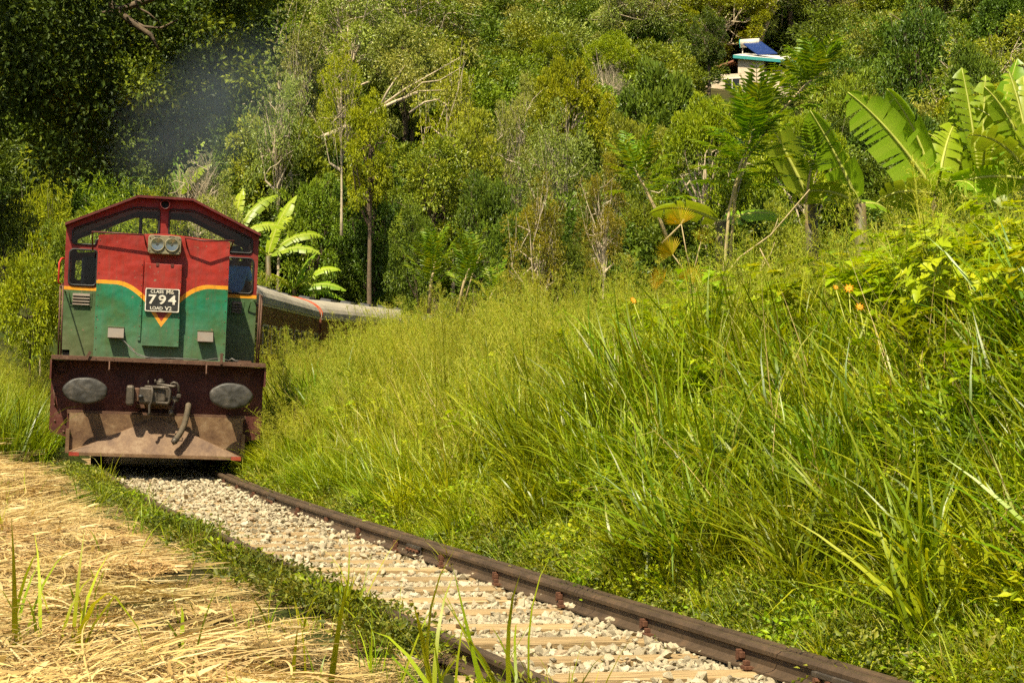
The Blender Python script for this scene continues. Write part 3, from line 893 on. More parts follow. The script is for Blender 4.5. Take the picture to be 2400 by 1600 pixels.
# louvres, grab handles on the cab front
for xc, zc, w in ((-1.18, 2.50, 0.16), (1.15, 2.49, 0.11)):
    fr = MB().box((xc - w, YC - 0.012, zc - 0.105), (xc + w, YC - 0.001, zc + 0.105), bev=0.004).build("louvre_panel", LIV_CAB, loco)
    for q in range(4):
        z = zc - 0.068 + q * 0.045
        b = MB()
        b.add([(xc - w + 0.035, YC - 0.012, z), (xc + w - 0.035, YC - 0.012, z), (xc + w - 0.035, YC - 0.042, z - 0.012), (xc - w + 0.035, YC - 0.042, z - 0.012), (xc - w + 0.035, YC - 0.013, z + 0.024), (xc + w - 0.035, YC - 0.013, z + 0.024)],
              [(0, 1, 2, 3), (3, 2, 5, 4), (0, 3, 4), (1, 5, 2)])
        b.build("louvre", GREYBOX, fr)
for sx in (-1, 1):
    MB().tube([(sx * 1.42, YC - 0.005, 2.61), (sx * 1.42, YC - 0.10, 2.61), (sx * 1.355, YC - 0.10, 2.60), (sx * 1.33, YC - 0.005, 2.44)], 0.010, 6).build("grab_handle", LIV_CAB, loco)
    for dy, dx in ((0.28, 0.0), (0.50, 0.045)):
        MB().tube([(sx * (1.385 + dx), dy, 1.64), (sx * (1.40 + dx), dy, 2.635)], 0.013, 8).build("handrail_post", FRAME, loco)
    MB().tube([(sx * (1.40), 0.28, 2.63), (sx * 1.445, 0.50, 2.63), (sx * 1.455, YC - 0.1, 2.72)], 0.011, 6).build("handrail", FRAME, loco)
MB().tube([(-1.47, 1.9, 2.70), (-1.53, 1.85, 2.75), (-1.53, 1.85, 3.05), (-1.50, 1.9, 3.12), (-1.46, 1.95, 3.12)], 0.015, 8).build("cab_door_rail", REDPIPE, loco)

# platform, frame, headstock
pf = MB().box((-1.505, 0.0, 1.578), (1.505, 0.040, 1.640), bev=0.004)
pf.build("platform_edge", FRAME, loco)
MB().box((-1.50, 0.041, 1.590), (1.50, 14.0, 1.637)).build("platform", FRAME, loco)
MB().box((-1.10, 0.60, 0.95), (1.10, 13.6, 1.585)).build("underframe", FRAME, loco)
hs = plate("headstock", [[(-1.505, 0.545), (-1.26, 0.475), (-1.26, 0.30), (1.26, 0.30), (1.26, 0.475), (1.505, 0.545), (1.505, 1.574), (-1.505, 1.574)]], 0.36, 0.06, HSTOCK, loco)
for sx in (-1, 1):
    MB().box((sx * 1.505 - 0.012, 0.03, 1.30), (sx * 1.505 + 0.012, 0.358, 1.576)).build("side_gusset", HSTOCK, hs)
    MB().box((sx * 1.492 - 0.006, 0.425, 0.56), (sx * 1.492 + 0.006, 2.2, 1.57)).build("frame_side", FRAME, hs)
ring = MB().lathe([(0.072, 0.0), (0.072, -0.035), (0.084, -0.035), (0.088, 0.0)], T(-1.37, 0.358, 1.455), 24).build("pipe_socket", FRAME, hs)
for px_, pz_ in ((-1.455, 1.12), (-1.44, 0.93), (-1.43, 0.70), (-1.30, 0.55), (1.43, 0.62)):
    MB().lathe([(0.0001, -0.014), (0.014, -0.012), (0.017, 0.0)], T(px_, 0.358, pz_), 8).build("bolt", FRAME, hs)
hnd = MB().tube([(-1.46, 0.36, 1.18), (-1.46, 0.28, 1.17), (-1.44, 0.27, 1.0), (-1.42, 0.36, 0.90)], 0.013, 6).build("shunter_handle", FRAME, hs)

# oval buffers
for sx, lab in ((-1, "dark oval buffer head smeared with grease, left of the coupler"), (1, "dark oval buffer head with crusted grease, right of the coupler")):
    M = T(sx * 1.012, 0, 1.155)
    b = MB()
    N = 56
    prof = [(0.0001, -0.312), (0.15, -0.312), (0.30, -0.311), (0.45, -0.310), (0.60, -0.308), (0.74, -0.305), (0.86, -0.301), (0.94, -0.295), (0.985, -0.280), (1.0, -0.262), (0.99, -0.245), (0.93, -0.236), (0.30, -0.225)]
    vs = []; fs = []
    for i, (r_, a) in enumerate(prof):
        for k in range(N):
            an = 2 * math.pi * k / N
            rr = r_ * (1 + (0.012 * math.sin(an * 7 + sx) if 6 < i < 11 else 0))
            dy = mnoise.noise((math.cos(an) * r_ * 4.5, math.sin(an) * r_ * 3, sx * 3.0)) * 0.012 * min(1, r_ * 4) if i < 8 else 0
            vs.append(M @ Vector((math.cos(an) * rr * 0.307, a + dy, math.sin(an) * rr * 0.186)))
    for i in range(len(prof) - 1):
        for k in range(N):
            fs.append((i * N + k, (i + 1) * N + k, (i + 1) * N + (k + 1) % N, i * N + (k + 1) % N))
    b.add(vs, fs, True)
    bo = b.build("buffer", BUFF, loco, lab)
    MB().lathe([(0.085, -0.23), (0.085, 0.02), (0.125, 0.03), (0.13, 0.30), (0.18, 0.31), (0.18, 0.358)], M, 20).build("buffer_shank", FRAME, bo)

# knuckle coupler with its screw link, lever and chain weights
cp = empty("coupler"); cp.parent = loco
b = MB(); b.box((-0.20, 0.02, 0.98), (0.16, 0.357, 1.26), bev=0.02); b.box((-0.27, -0.20, 1.0), (0.02, 0.03, 1.235), bev=0.03)
b.build("coupler_head", IRON, cp)
b = MB(); b.box((-0.450, -0.24, 0.965), (-0.335, 0.10, 1.255), bev=0.035); b.build("guard_arm", IRON, cp)
b = MB(); b.box((-0.34, -0.16, 1.02), (-0.26, 0.0, 1.22), bev=0.02); b.build("throat", FRAME, cp)
b = MB(); b.tube([(-0.10, -0.21, 1.235), (0.13, -0.23, 1.24), (0.155, -0.235, 1.20), (0.155, -0.235, 1.05), (0.13, -0.23, 1.015), (-0.03, -0.21, 1.02)], 0.022, 8); b.build("knuckle_link", IRON, cp)
b = MB(); b.box((-0.05, -0.20, 1.03), (0.10, -0.10, 1.21), bev=0.02); b.build("knuckle", IRON, cp)
b = MB(); b.lathe([(0.0001, -0.05), (0.03, -0.05), (0.034, -0.02), (0.058, -0.02), (0.058, 0.02), (0.05, 0.02), (0.05, 0.06)], T(0.02, -0.15, 1.31) @ Matrix.Rotation(R(-90), 4, 'X'), 18); b.build("knuckle_pin", IRON, cp)
b = MB(); b.tube([(-0.03, -0.20, 1.285), (0.20, -0.21, 1.255), (0.235, -0.21, 1.27)], 0.022, 8); b.build("lock_lever", IRON, cp)
arc = [(0.165, -0.14, 1.26), (0.175, -0.16, 1.295), (0.205, -0.17, 1.315), (0.245, -0.17, 1.305), (0.268, -0.165, 1.27), (0.275, -0.15, 1.22), (0.285, -0.14, 1.14)]
b = MB(); b.tube(arc, 0.020, 8); b.box((0.25, -0.18, 1.10), (0.315, -0.11, 1.155), bev=0.01); b.box((0.19, -0.14, 1.04), (0.29, -0.05, 1.12), bev=0.015); b.build("shackle", IRON, cp)
b = MB(); b.tube([(0.235, -0.13, 1.06), (0.20, -0.14, 0.95), (0.185, -0.145, 0.92)], 0.010, 6); b.lathe([(0.0001, -0.045), (0.03, -0.035), (0.042, 0.0), (0.035, 0.035), (0.0001, 0.045)], T(0.185, -0.145, 0.885) @ Matrix.Rotation(R(-90), 4, 'X'), 14); b.build("chain_weight", IRON, cp)
b = MB(); b.tube([(-0.10, -0.22, 1.255), (-0.085, -0.24, 1.16), (-0.095, -0.24, 1.03), (-0.12, -0.23, 0.98), (-0.115, -0.23, 0.88), (-0.13, -0.23, 0.84)], [0.016, 0.018, 0.014, 0.02, 0.017, 0.022], 8); b.build("screw_handle", IRON, cp)
for xq, zq in ((-0.055, 1.29), (-0.15, 1.27)):
    MB().tube([(xq, -0.19, zq), (xq, -0.19, zq + 0.06)], 0.010, 6).build("cotter_pin", IRON, cp)
b = MB().lathe([(0.0001, -0.245), (0.035, -0.242), (0.038, -0.20)], T(-0.245, 0.012, 1.10), 14, sx=1.0, sz=0.65).build("link_hole", SEAT, cp)
b = MB().box((-0.30, 0.20, 0.93), (0.24, 0.36, 0.98)).build("coupler_carrier", FRAME, cp)

# vacuum hose
hp = [(0.43, 0.02, 1.0), (0.425, -0.06, 0.97), (0.41, -0.09, 0.86), (0.385, -0.11, 0.74), (0.34, -0.14, 0.62), (0.285, -0.17, 0.53), (0.255, -0.18, 0.50)]
hpf = []
for i in range(len(hp) - 1):
    for k in range(6): hpf.append(Vector(hp[i]).lerp(Vector(hp[i + 1]), k / 6))
hpf.append(Vector(hp[-1]))
ho = MB().tube(hpf, [0.040 + (0.004 if i % 2 else 0) for i in range(len(hpf))], 12).build("vacuum_hose", RUBBER, loco)
MB().tube([(0.44, 0.36, 1.0), (0.43, 0.02, 1.0)], 0.034, 10).build("hose_pipe", FRAME, ho)
MB().tube([(0.275, -0.175, 0.515), (0.245, -0.19, 0.475), (0.262, -0.19, 0.44)], [0.05, 0.048, 0.03], 12).build("hose_end", IRON, ho)
MB().tube([(0.27, -0.19, 0.50), (0.36, -0.15, 0.49), (0.36, -0.1, 0.53)], 0.008, 6).build("dummy_chain", IRON, ho)

# plough: upright plate with a forward wedge
ZT, ZB = 0.83, 0.235
pl = MB().box((-1.225, 0.165, 0.27), (1.225, 0.185, ZT)).build("plough", PLOWM, loco)
vs = [(0.0, 0.15, 0.80), (-1.18, -0.12, 0.285), (1.18, -0.12, 0.285), (-1.22, 0.163, 0.285), (1.22, 0.163, 0.285), (0.0, 0.163, 0.80)]
MB().add(vs, [(0, 1, 2), (0, 3, 1), (0, 2, 4), (1, 3, 4, 2)]).build("plough_wedge", PLOWM, pl)
MB().box((-1.20, -0.135, 0.235), (1.20, 0.16, 0.283), bev=0.004).build("plough_lip", PLOWM, pl)
for sx in (-1, 1):
    MB().box((sx * 1.13 - 0.07, -0.139, 0.232), (sx * 1.13 + 0.07, -0.1365, 0.286)).build("red_corner", EDGE_RED, pl)
MB().box((-1.26, 0.20, 0.815), (1.26, 0.358, 0.865)).build("plough_beam", FRAME, pl)
for sx in (-1, 1):
    MB().box((sx * 1.235 - 0.025, 0.10, 0.26), (sx * 1.235 + 0.025, 0.26, 0.60)).build("plough_side", PLOWM, pl)

# lamp irons, brackets and the loose cable on the platform
for xq in (-0.70, 0.66):
    MB().tube([(xq, 0.0, 1.58), (xq, -0.01, 1.46), (xq, -0.05, 1.45), (xq, -0.055, 1.475)], 0.011, 6).build("lamp_iron", FRAME, loco)
MB().box((-0.02, -0.006, -0.06), (0.02, 0.006, 0.07), T(-1.0, -0.02, 1.645) @ Matrix.Rotation(R(27), 4, 'Y')).build("lamp_bracket", FRAME, loco)
MB().box((0.85, -0.010, 1.60), (0.888, -0.001, 1.76), bev=0.003).build("lamp_bracket", FRAME, loco)
def cable(pts, name="cable"):
    P = [Vector(p) for p in pts]; out = []
    for i in range(len(P) - 1):
        a = P[max(i - 1, 0)]; b_ = P[i]; c = P[i + 1]; d = P[min(i + 2, len(P) - 1)]
        for k in range(6):
            t = k / 6
            out.append(0.5 * ((2 * b_) + (c - a) * t + (2 * a - 5 * b_ + 4 * c - d) * t * t + (3 * b_ - a - 3 * c + d) * t ** 3))
    out.append(P[-1])
    MB().tube(out, 0.006, 6).build(name, CABLE, loco)
cable([(-0.62, YH - 0.05, 1.93), (-0.50, YH - 0.12, 1.87), (-0.38, YH - 0.2, 1.74), (-0.15, 0.12, 1.655), (0.1, 0.06, 1.652), (0.4, 0.05, 1.655), (0.62, 0.06, 1.652), (0.78, 0.05, 1.68), (0.93, 0.06, 1.672), (1.0, 0.1, 1.652)])
cable([(-0.60, YH - 0.05, 1.94), (-0.42, YH - 0.15, 1.80), (-0.30, 0.2, 1.68), (-0.1, 0.1, 1.656), (0.25, 0.03, 1.665), (0.55, 0.04, 1.656)])
MB().tube([(0.98, 0.1, 1.655), (1.02, 0.05, 1.69), (1.07, 0.06, 1.66), (1.16, 0.08, 1.66)], 0.012, 6).build("cable_plug", CABLE, loco)
MB().box((1.08, 0.06, 1.641), (1.30, 0.16, 1.668)).build("cable_tray", FRAME, loco)

# bogies under the frame
for yb in (2.9, 10.9):
    bg = MB()
    for sx in (-1, 1): bg.box((sx * 1.08 - 0.05, yb - 1.75, 0.55), (sx * 1.08 + 0.05, yb + 1.75, 0.85), bev=0.03)
    bg.box((-1.0, yb - 0.2, 0.5), (1.0, yb + 0.2, 0.9))
    bo = bg.build("bogie_frame", FRAME, loco)
    for yw in (-1.25, 0, 1.25):
        for sx in (-1, 1):
            M = T(sx * 0.875, yb + yw, 0.475) @ Matrix.Rotation(R(90 * sx), 4, 'Z')
            MB().lathe([(0.0001, -0.05), (0.15, -0.05), (0.16, -0.02), (0.38, -0.02), (0.40, -0.05), (0.475, -0.05), (0.478, 0.05), (0.505, 0.055), (0.505, 0.09), (0.0001, 0.09)], M, 28).build("wheel", IRON, bo)
MB().lathe([(0.11, -0.10), (0.13, -0.10), (0.13, 0.15), (0.11, 0.15)], T(0.2, 6.4, 3.55) @ Matrix.Rotation(R(-90), 4, 'X'), 18).build("exhaust_stack", FRAME, loco)

# ---------------------------------------------------------------- the driver
SKIN = simple_mat("brown_skin", (0.14, 0.065, 0.035), 0.55, vary=0.15)
SHIRT = simple_mat("blue_shirt_cloth", (0.09, 0.24, 0.55), 0.8, vary=0.2, scale=5)
TROUS = simple_mat("dark_trousers_cloth", (0.03, 0.032, 0.04), 0.85, vary=0.2)
HAIR = simple_mat("black_hair", (0.012, 0.010, 0.009), 0.5, vary=0.2)
def skin_body(name, joints, edges, material, parent, root=0, subdiv=2):
    me = bpy.data.meshes.new(name)
    me.from_pydata([j[0] for j in joints], edges, [])
    o = bpy.data.objects.new(name, me); COL.objects.link(o)
    md = o.modifiers.new("skin", 'SKIN')
    sk = me.skin_vertices[0].data
    for q, j in zip(sk, joints): q.radius = (j[1], j[2] if len(j) > 2 else j[1])
    sk[root].use_root = True
    o.modifiers.new("sub", 'SUBSURF').levels = subdiv
    dg = bpy.context.evaluated_depsgraph_get()
    m2 = bpy.data.meshes.new_from_object(o.evaluated_get(dg))
    bpy.data.objects.remove(o)
    m2.polygons.foreach_set("use_smooth", [True] * len(m2.polygons))
    m2.name = name
    return link_mesh(name, m2, material, parent)
per = empty("person"); per.matrix_world = LM @ T(1.13, 2.25, 1.70) @ Matrix.Rotation(R(14), 4, 'Z')
tag(per, "driver in a blue short sleeved shirt standing behind the right cab window", "person")
J = [((0, 0, 0.95), .13), ((0, 0, 1.15), .13), ((0, 0, 1.36), .13), ((0, 0, 1.47), .06), ((0, -0.01, 1.54), .052), ((0, -0.02, 1.62), .085), ((0, -0.02, 1.70), .08),
     ((-.18, 0, 1.40), .062), ((-.24, 0.0, 1.14), .046), ((-.22, -.16, .98), .036), ((-.21, -.26, .95), .03),
     ((.18, 0, 1.40), .062), ((.25, 0.02, 1.14), .046), ((.30, -.12, .93), .036), ((.31, -.20, .88), .03),
     ((-.10, 0, .88), .085), ((-.10, -.01, .48), .06), ((-.10, .02, .08), .04), ((-.10, -.12, .035), .035),
     ((.10, 0, .88), .085), ((.10, -.01, .48), .06), ((.10, .02, .08), .04), ((.10, -.12, .035), .035)]
Eg = [(0, 1), (1, 2), (2, 3), (3, 4), (4, 5), (5, 6), (2, 7), (7, 8), (8, 9), (9, 10), (2, 11), (11, 12), (12, 13), (13, 14), (0, 15), (15, 16), (16, 17), (17, 18), (0, 19), (19, 20), (20, 21), (21, 22)]
body = skin_body("body", J, Eg, SKIN, per)
for xs_, base in ((-1, Vector((-.21, -.26, .95))), (1, Vector((.31, -.20, .88)))):
    for q in range(4):
        a = base + Vector((xs_ * (-0.027 + q * 0.018), -0.03, -0.005)); L = (.072, .082, .078, .062)[q]
        MB().tube([a, a + Vector((0, -L * .55, -0.012)), a + Vector((0, -L * .85, -0.045))], [.009, .0085, .006], 6).build("finger", SKIN, body)
    MB().tube([base + Vector((-xs_ * .02, 0, 0)), base + Vector((-xs_ * .05, -.035, -.01)), base + Vector((-xs_ * .055, -.06, -.02))], [.011, .010, .007], 6).build("thumb", SKIN, body)
SJ = [((0, 0, 0.93), .165, .13), ((0, 0, 1.15), .16, .14), ((0, 0, 1.37), .165, .145), ((0, 0, 1.455), .085), ((-.185, 0, 1.405), .085), ((-.235, 0, 1.22), .078), ((.185, 0, 1.405), .085), ((.245, 0.015, 1.22), .078)]
skin_body("shirt", SJ, [(0, 1), (1, 2), (2, 3), (2, 4), (4, 5), (2, 6), (6, 7)], SHIRT, per)
skin_body("trousers", [((0, 0, .93), .15, .12), ((-.10, 0, .85), .105), ((-.10, -.01, .48), .08), ((-.10, .02, .10), .065), ((.10, 0, .85), .105), ((.10, -.01, .48), .08), ((.10, .02, .10), .065)], [(0, 1), (1, 2), (2, 3), (0, 4), (4, 5), (5, 6)], TROUS, per)
MB().lathe([(0.0001, 0.095), (0.055, 0.085), (0.092, 0.04), (0.098, 0.0), (0.094, -0.03)], T(0, 0.0, 1.69) @ Matrix.Rotation(R(90), 4, 'X'), 16).build("hair", HAIR, per)
for sx in (-1, 1):
    MB().lathe([(0.0001, -0.012), (0.009, -0.009), (0.012, 0)], T(sx * 0.032, -0.096, 1.645), 8).build("eye", WHITE, body)
    MB().tube([(sx * .088, -.01, 1.665), (sx * .098, 0.0, 1.64), (sx * .09, 0.0, 1.605)], [.008, .014, .008], 6).build("ear", SKIN, body)
MB().tube([(0, -.098, 1.65), (0, -.122, 1.61), (0, -.10, 1.60)], [.008, .014, .01], 6).build("nose", SKIN, body)
MB().box((-.025, -.105, 1.567), (.025, -.093, 1.577), bev=.004).build("mouth", simple_mat("lip", (0.16, 0.05, 0.035), 0.5), body)

# ---------------------------------------------------------------- carriages behind
ROOFG = simple_mat("carriage_roof_grey", (0.34, 0.30, 0.22), 0.7, vary=0.2, scale=1.2, dirt=(0.22, 0.19, 0.14))
CREAM = simple_mat("cream_gutter", (0.50, 0.42, 0.26), 0.6, vary=0.2)
COACH = rust_mat("carriage_brown", (0.09, 0.03, 0.015), (0.16, 0.055, 0.026), (0.21, 0.085, 0.04), 1.5, 0.55, 0.0)
DGLASS = simple_mat("dark_window", (0.02, 0.022, 0.02), 0.15, vary=0.2)
VENTM = simple_mat("black_roof_vent", (0.03, 0.03, 0.028), 0.6, vary=0.3)
ORR = simple_mat("orange_end_trim", (0.50, 0.09, 0.03), 0.6, vary=0.2)
def carriage(s_a, s_b, label):
    A = track_pt(s_a, 0, 0); B = track_pt(s_b, 0, 0); L = (B - A).length
    h = math.atan2(-(B.x - A.x), B.y - A.y)
    c = empty("passenger_carriage", A); c.rotation_euler = (Matrix.Rotation(h, 3, 'Z') @ Matrix.Rotation(CANT, 3, 'Y')).to_euler()
    tag(c, label, "carriage", "carriages behind the locomotive")
    W = 1.40
    MB().box((-W, 0, 1.05), (W, L, 3.15)).build("body_wall", COACH, c)
    for sx in (-1, 1):
        MB().box((sx * W - 0.02, 0.02, 3.09), (sx * W + 0.02, L - 0.02, 3.152)).build("gutter", CREAM, c)
        for k in range(int(L / 1.5)):
            y = 0.9 + k * 1.5
            w = MB().box((sx * (W + 0.004) - 0.006, y, 1.95), (sx * (W + 0.004) + 0.006, y + 0.85, 2.60)).build("window", DGLASS, c)
            f = MB()
            for lo, hi in (((y - 0.04, 1.91), (y, 2.64)), ((y + .85, 1.91), (y + .89, 2.64)), ((y, 2.60), (y + .85, 2.64)), ((y, 1.91), (y + .85, 1.95))):
                f.box((sx * (W + 0.006) - 0.012, lo[0], lo[1]), (sx * (W + 0.006) + 0.012, hi[0], hi[1]))
            f.build("frame", CREAM, w)
        for z in (1.60, 2.84):
            MB().box((sx * (W + 0.003) - 0.006, 0.03, z), (sx * (W + 0.003) + 0.006, L - 0.03, z + 0.02)).build("body_rib", COACH, c)
    N = 16; vs = []; fs = []
    for y in (0.0, L):
        for k in range(N + 1):
            a = math.pi * k / N
            vs.append(((W + 0.03) * math.cos(a), y, 3.153 + 0.64 * math.sin(a) ** 0.8))
    for k in range(N): fs.append((k, k + 1, N + 2 + k, N + 1 + k))
    fs += [tuple(range(N + 1)), tuple(range(2 * N + 1, N, -1))]
    rf = MB().add(vs, fs).build("roof", ROOFG, c)
    for y in (0.012, L - 0.012):
        MB().tube([((W + 0.04) * math.cos(math.pi * k / N), y, 3.156 + 0.65 * math.sin(math.pi * k / N) ** 0.8) for k in range(N + 1)], 0.022, 6).build("end_trim", ORR, rf)
    for k in range(int(L / 2.2)):
        y = 1.2 + k * 2.2
        b = MB(); b.add([(0.15, y, 3.79), (0.55, y, 3.72), (0.50, y + 0.8, 3.72), (0.12, y + 0.8, 3.79), (0.18, y + 0.1, 3.88), (0.52, y + 0.1, 3.82), (0.50, y + 0.9, 3.82), (0.15, y + 0.9, 3.88)],
                       [(0, 3, 2, 1), (4, 5, 6, 7), (0, 1, 5, 4), (1, 2, 6, 5), (2, 3, 7, 6), (3, 0, 4, 7)])
        b.build("roof_vent", VENTM, rf)
    MB().box((-1.2, 0.2, 0.6), (1.2, L - 0.2, 1.04)).build("underframe", FRAME, c)
carriage(14.9, 30.6, "brown passenger carriage with grey roof right behind the locomotive")
carriage(31.2, 47.0, "second brown carriage with grey roof, half hidden by tall grass")

# ---------------------------------------------------------------- plant building kit
class Leafy:
    """collects many small faces with a per-vertex tint"""
    def __init__(s): s.v = []; s.f = []; s.t = []; s.n = 0
    def add(s, v, f, t):
        v = np.asarray(v, float).reshape(-1, 3); f = np.asarray(f, int)
        s.v.append(v); s.f.append(f + s.n); s.t.append(np.broadcast_to(np.asarray(t, float), (len(v),)))
        s.n += len(v)
    def mesh(s, name, material, smooth=True):
        me = bpy.data.meshes.new(name)
        V = np.concatenate(s.v); T_ = np.concatenate(s.t)
        me.vertices.add(len(V)); me.vertices.foreach_set("co", V.astype(np.float32).ravel())
        loops = np.concatenate([f.ravel() for f in s.f]); cnt = np.concatenate([np.full(len(f), f.shape[1]) for f in s.f])
        st = np.concatenate([[0], np.cumsum(cnt)[:-1]])
        me.loops.add(len(loops)); me.loops.foreach_set("vertex_index", loops.astype(np.int32))
        me.polygons.add(len(cnt)); me.polygons.foreach_set("loop_start", st.astype(np.int32))
        me.polygons.foreach_set("use_smooth", np.full(len(cnt), smooth))
        me.update(calc_edges=True)
        a = me.attributes.new("tint", 'FLOAT', 'POINT'); a.data.foreach_set("value", T_.astype(np.float32))
        me.materials.append(material)
        me.validate()
        return me

def blades(L, n, length, width, lean, curl, spread, r, tint=(0.2, 0.8), nseg=5, base_r=0.05, az0=None, azs=None, z0=0.0, fold=0.0, droop_tip=0.0):
    """n arching blades from around the origin"""
    for i in range(n):
        az = r.uniform(0, 2 * math.pi) if az0 is None else az0 + r.normal(0, azs)
        ln = r.uniform(*length); w = r.uniform(*width)
        th = abs(r.normal(lean, spread)); c = r.uniform(*curl)
        bx, by = r.normal(0, base_r, 2)
        p = np.array([bx, by, z0]); d = np.array([math.cos(az), math.sin(az)])
        side = np.array([-math.sin(az), math.cos(az), 0]); tw = r.normal(0, 0.5)
        pts = []
        ang = th
        tt = r.uniform(*tint)
        kink = r.integers(2, nseg) if r.uniform() < 0.12 else -1
        for k in range(nseg + 1):
            q = k / nseg
            ww = w * (0.55 + 0.9 * q) * (1 - q) ** 0.55 if q < 1 else 0
            ww = w * min(1, 0.5 + 2.2 * q) * (1 - q ** 2.2)
            sd = side * math.cos(tw * q) + np.array([d[0], d[1], 0]) * math.sin(tw * q)
            pts.append((p - sd * ww / 2, p + sd * ww / 2))
            st = ln / nseg
            p = p + np.array([d[0] * math.sin(ang), d[1] * math.sin(ang), math.cos(ang)]) * st
            ang += c / nseg * (0.4 + 1.6 * q) + (r.uniform(0.8, 1.6) if k == kink else 0)
        v = np.array(pts).reshape(-1, 3)
        f = [(2 * k, 2 * k + 1, 2 * k + 3, 2 * k + 2) for k in range(nseg)]
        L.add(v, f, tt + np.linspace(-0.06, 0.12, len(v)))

def leaf_cloud(L, c, out, size, aspect, r, tint, updroop=0.0, shape=0):
    """rhombic folded leaves at points c (N,3) pointing roughly along out (N,3)"""
    N = len(c)
    d = out + r.normal(0, 0.55, (N, 3)); d[:, 2] += updroop
    d /= np.linalg.norm(d, axis=1)[:, None] + 1e-9
    u = r.normal(0, 1, (N, 3)) + np.array([0, 0, 0.9])
    s_ = np.cross(d, u); s_ /= np.linalg.norm(s_, axis=1)[:, None] + 1e-9
    nn = np.cross(s_, d)
    ln = size * r.uniform(0.65, 1.35, N); w = ln * aspect * r.uniform(0.8, 1.2, N)
    a = c; b = c + d * (ln * 0.5)[:, None]; e = c + d * ln[:, None] - nn * (ln * 0.12)[:, None]
    l_ = b - s_ * (w / 2)[:, None] + nn * (w * 0.18)[:, None]; r_ = b + s_ * (w / 2)[:, None] + nn * (w * 0.18)[:, None]
    V = np.stack([a, r_, e, l_], 1).reshape(-1, 3)
    i = np.arange(N)[:, None] * 4
    F = np.concatenate([i + np.array([[0, 1, 2]]), i + np.array([[0, 2, 3]])])
    L.add(V, F, np.repeat(tint, 4))

def tuft(seed, n, length, width, lean, curl, mat, tint=(0.15, 0.8), base_r=0.06, spread=0.18):
    r = np.random.default_rng(seed); L = Leafy()
    blades(L, n, length, width, lean, curl, spread, r, tint, base_r=base_r)
    return L.mesh("grass_tuft", mat)

def panicle(seed, nst, hgt):
    r = np.random.default_rng(seed); L = Leafy()
    for i in range(nst):
        az = r.uniform(0, 6.28); h = r.uniform(*hgt); lean = abs(r.normal(0.12, 0.12))
        d = np.array([math.cos(az), math.sin(az), 0]); sd = np.array([-d[1], d[0], 0])
        base = np.append(r.normal(0, 0.08, 2), 0)
        P = []
        for k in range(6):
            q = k / 5
            P.append(base + d * (h * lean * q * (0.4 + 0.6 * q) * 1.4) + np.array([0, 0, h * q * (1 - 0.05 * q)]))
        P = np.array(P)
        w = 0.0035
        v = np.concatenate([np.stack([P - sd * w * (1 - 0.1 * np.arange(6))[:, None], P + sd * w * (1 - 0.1 * np.arange(6))[:, None]], 1).reshape(-1, 3),
                            np.stack([P - d * w, P + d * w], 1).reshape(-1, 3)])
        f = [(2 * k, 2 * k + 1, 2 * k + 3, 2 * k + 2) for k in range(5)] + [(12 + 2 * k, 13 + 2 * k, 15 + 2 * k, 14 + 2 * k) for k in range(5)]
        L.add(v, f, r.uniform(0.1, 0.5))
        # airy seed head on the top third
        nb = 26
        for b in range(nb):
            q = r.uniform(0.0, 1.0)
            t = 0.66 + 0.34 * q
            seg = min(4, int(t * 5)); fr = t * 5 - seg
            o = P[seg] * (1 - fr) + P[seg + 1] * fr
            ba = r.uniform(0, 6.28); bl = (0.30 * (1 - q) + 0.06) * r.uniform(0.6, 1.1)
            bd = np.array([math.cos(ba) * 0.75, math.sin(ba) * 0.75, 0.65 - 0.2 * r.uniform()])
            e = o + bd * bl + np.array([0, 0, -0.04 * r.uniform()])
            m_ = (o + e) / 2 + np.array([0, 0, 0.015])
            sdd = np.cross(bd, [0, 0, 1]); sdd /= np.linalg.norm(sdd) + 1e-9
            ww = 0.0016
            L.add([o - sdd * ww, o + sdd * ww, m_ + sdd * ww, m_ - sdd * ww, e], [(0, 1, 2, 3)], r.uniform(0.3, 0.9))
            L.add([m_ - sdd * ww, m_ + sdd * ww, e], [(0, 1, 2)], r.uniform(0.3, 0.9))
            for g in range(5):
                c = o + (e - o) * r.uniform(0.35, 1.0) + r.normal(0, 0.012, 3)
                a1 = r.normal(0, 1, 3) * 0.005; a2 = r.normal(0, 1, 3) * 0.002
                L.add([c - a1, c + a2, c + a1, c - a2], [(0, 1, 2, 3)], r.uniform(0.3, 1.0))
        # a couple of stem leaves
        for g in range(2):
            k = r.integers(1, 4); sub = Leafy()
            blades(sub, 1, (0.3, 0.5), (0.008, 0.014), 0.6, (0.8, 1.6), 0.2, r, (0.1, 0.5), base_r=0.0)
            L.add(sub.v[0] + P[k], sub.f[0], sub.t[0])
    return L.mesh("grass_seed_stalk", PANI)

LOBE = np.array([(0, 0), (.10, .10), (.42, .12), (.22, .30), (.50, .48), (.20, .52), (.17, .72), (0, 1.0)])
def lobed_leaf(L, p, az, pitch, size, r, tint):
    pts = LOBE.copy(); half = pts[1:-1]
    out = np.concatenate([[pts[0]], half, [pts[-1]], half[::-1] * [-1, 1]])
    n = len(out)
    x = out[:, 0] * size; y = out[:, 1] * size
    z = np.abs(x) * 0.25 - 0.22 * size * (y / size) ** 2
    ca, sa = math.cos(az), math.sin(az); cp, sp = math.cos(pitch), math.sin(pitch)
    fy = y * cp - z * sp; fz = y * sp + z * cp
    V = np.stack([p[0] + ca * fy - sa * x, p[1] + sa * fy + ca * x, p[2] + fz], 1)
    mid = V[[0, 7]].mean(0)
    V = np.concatenate([V, [mid]])
    F = [(n, i, (i + 1) % n) for i in range(n)]
    L.add(V, F, tint)

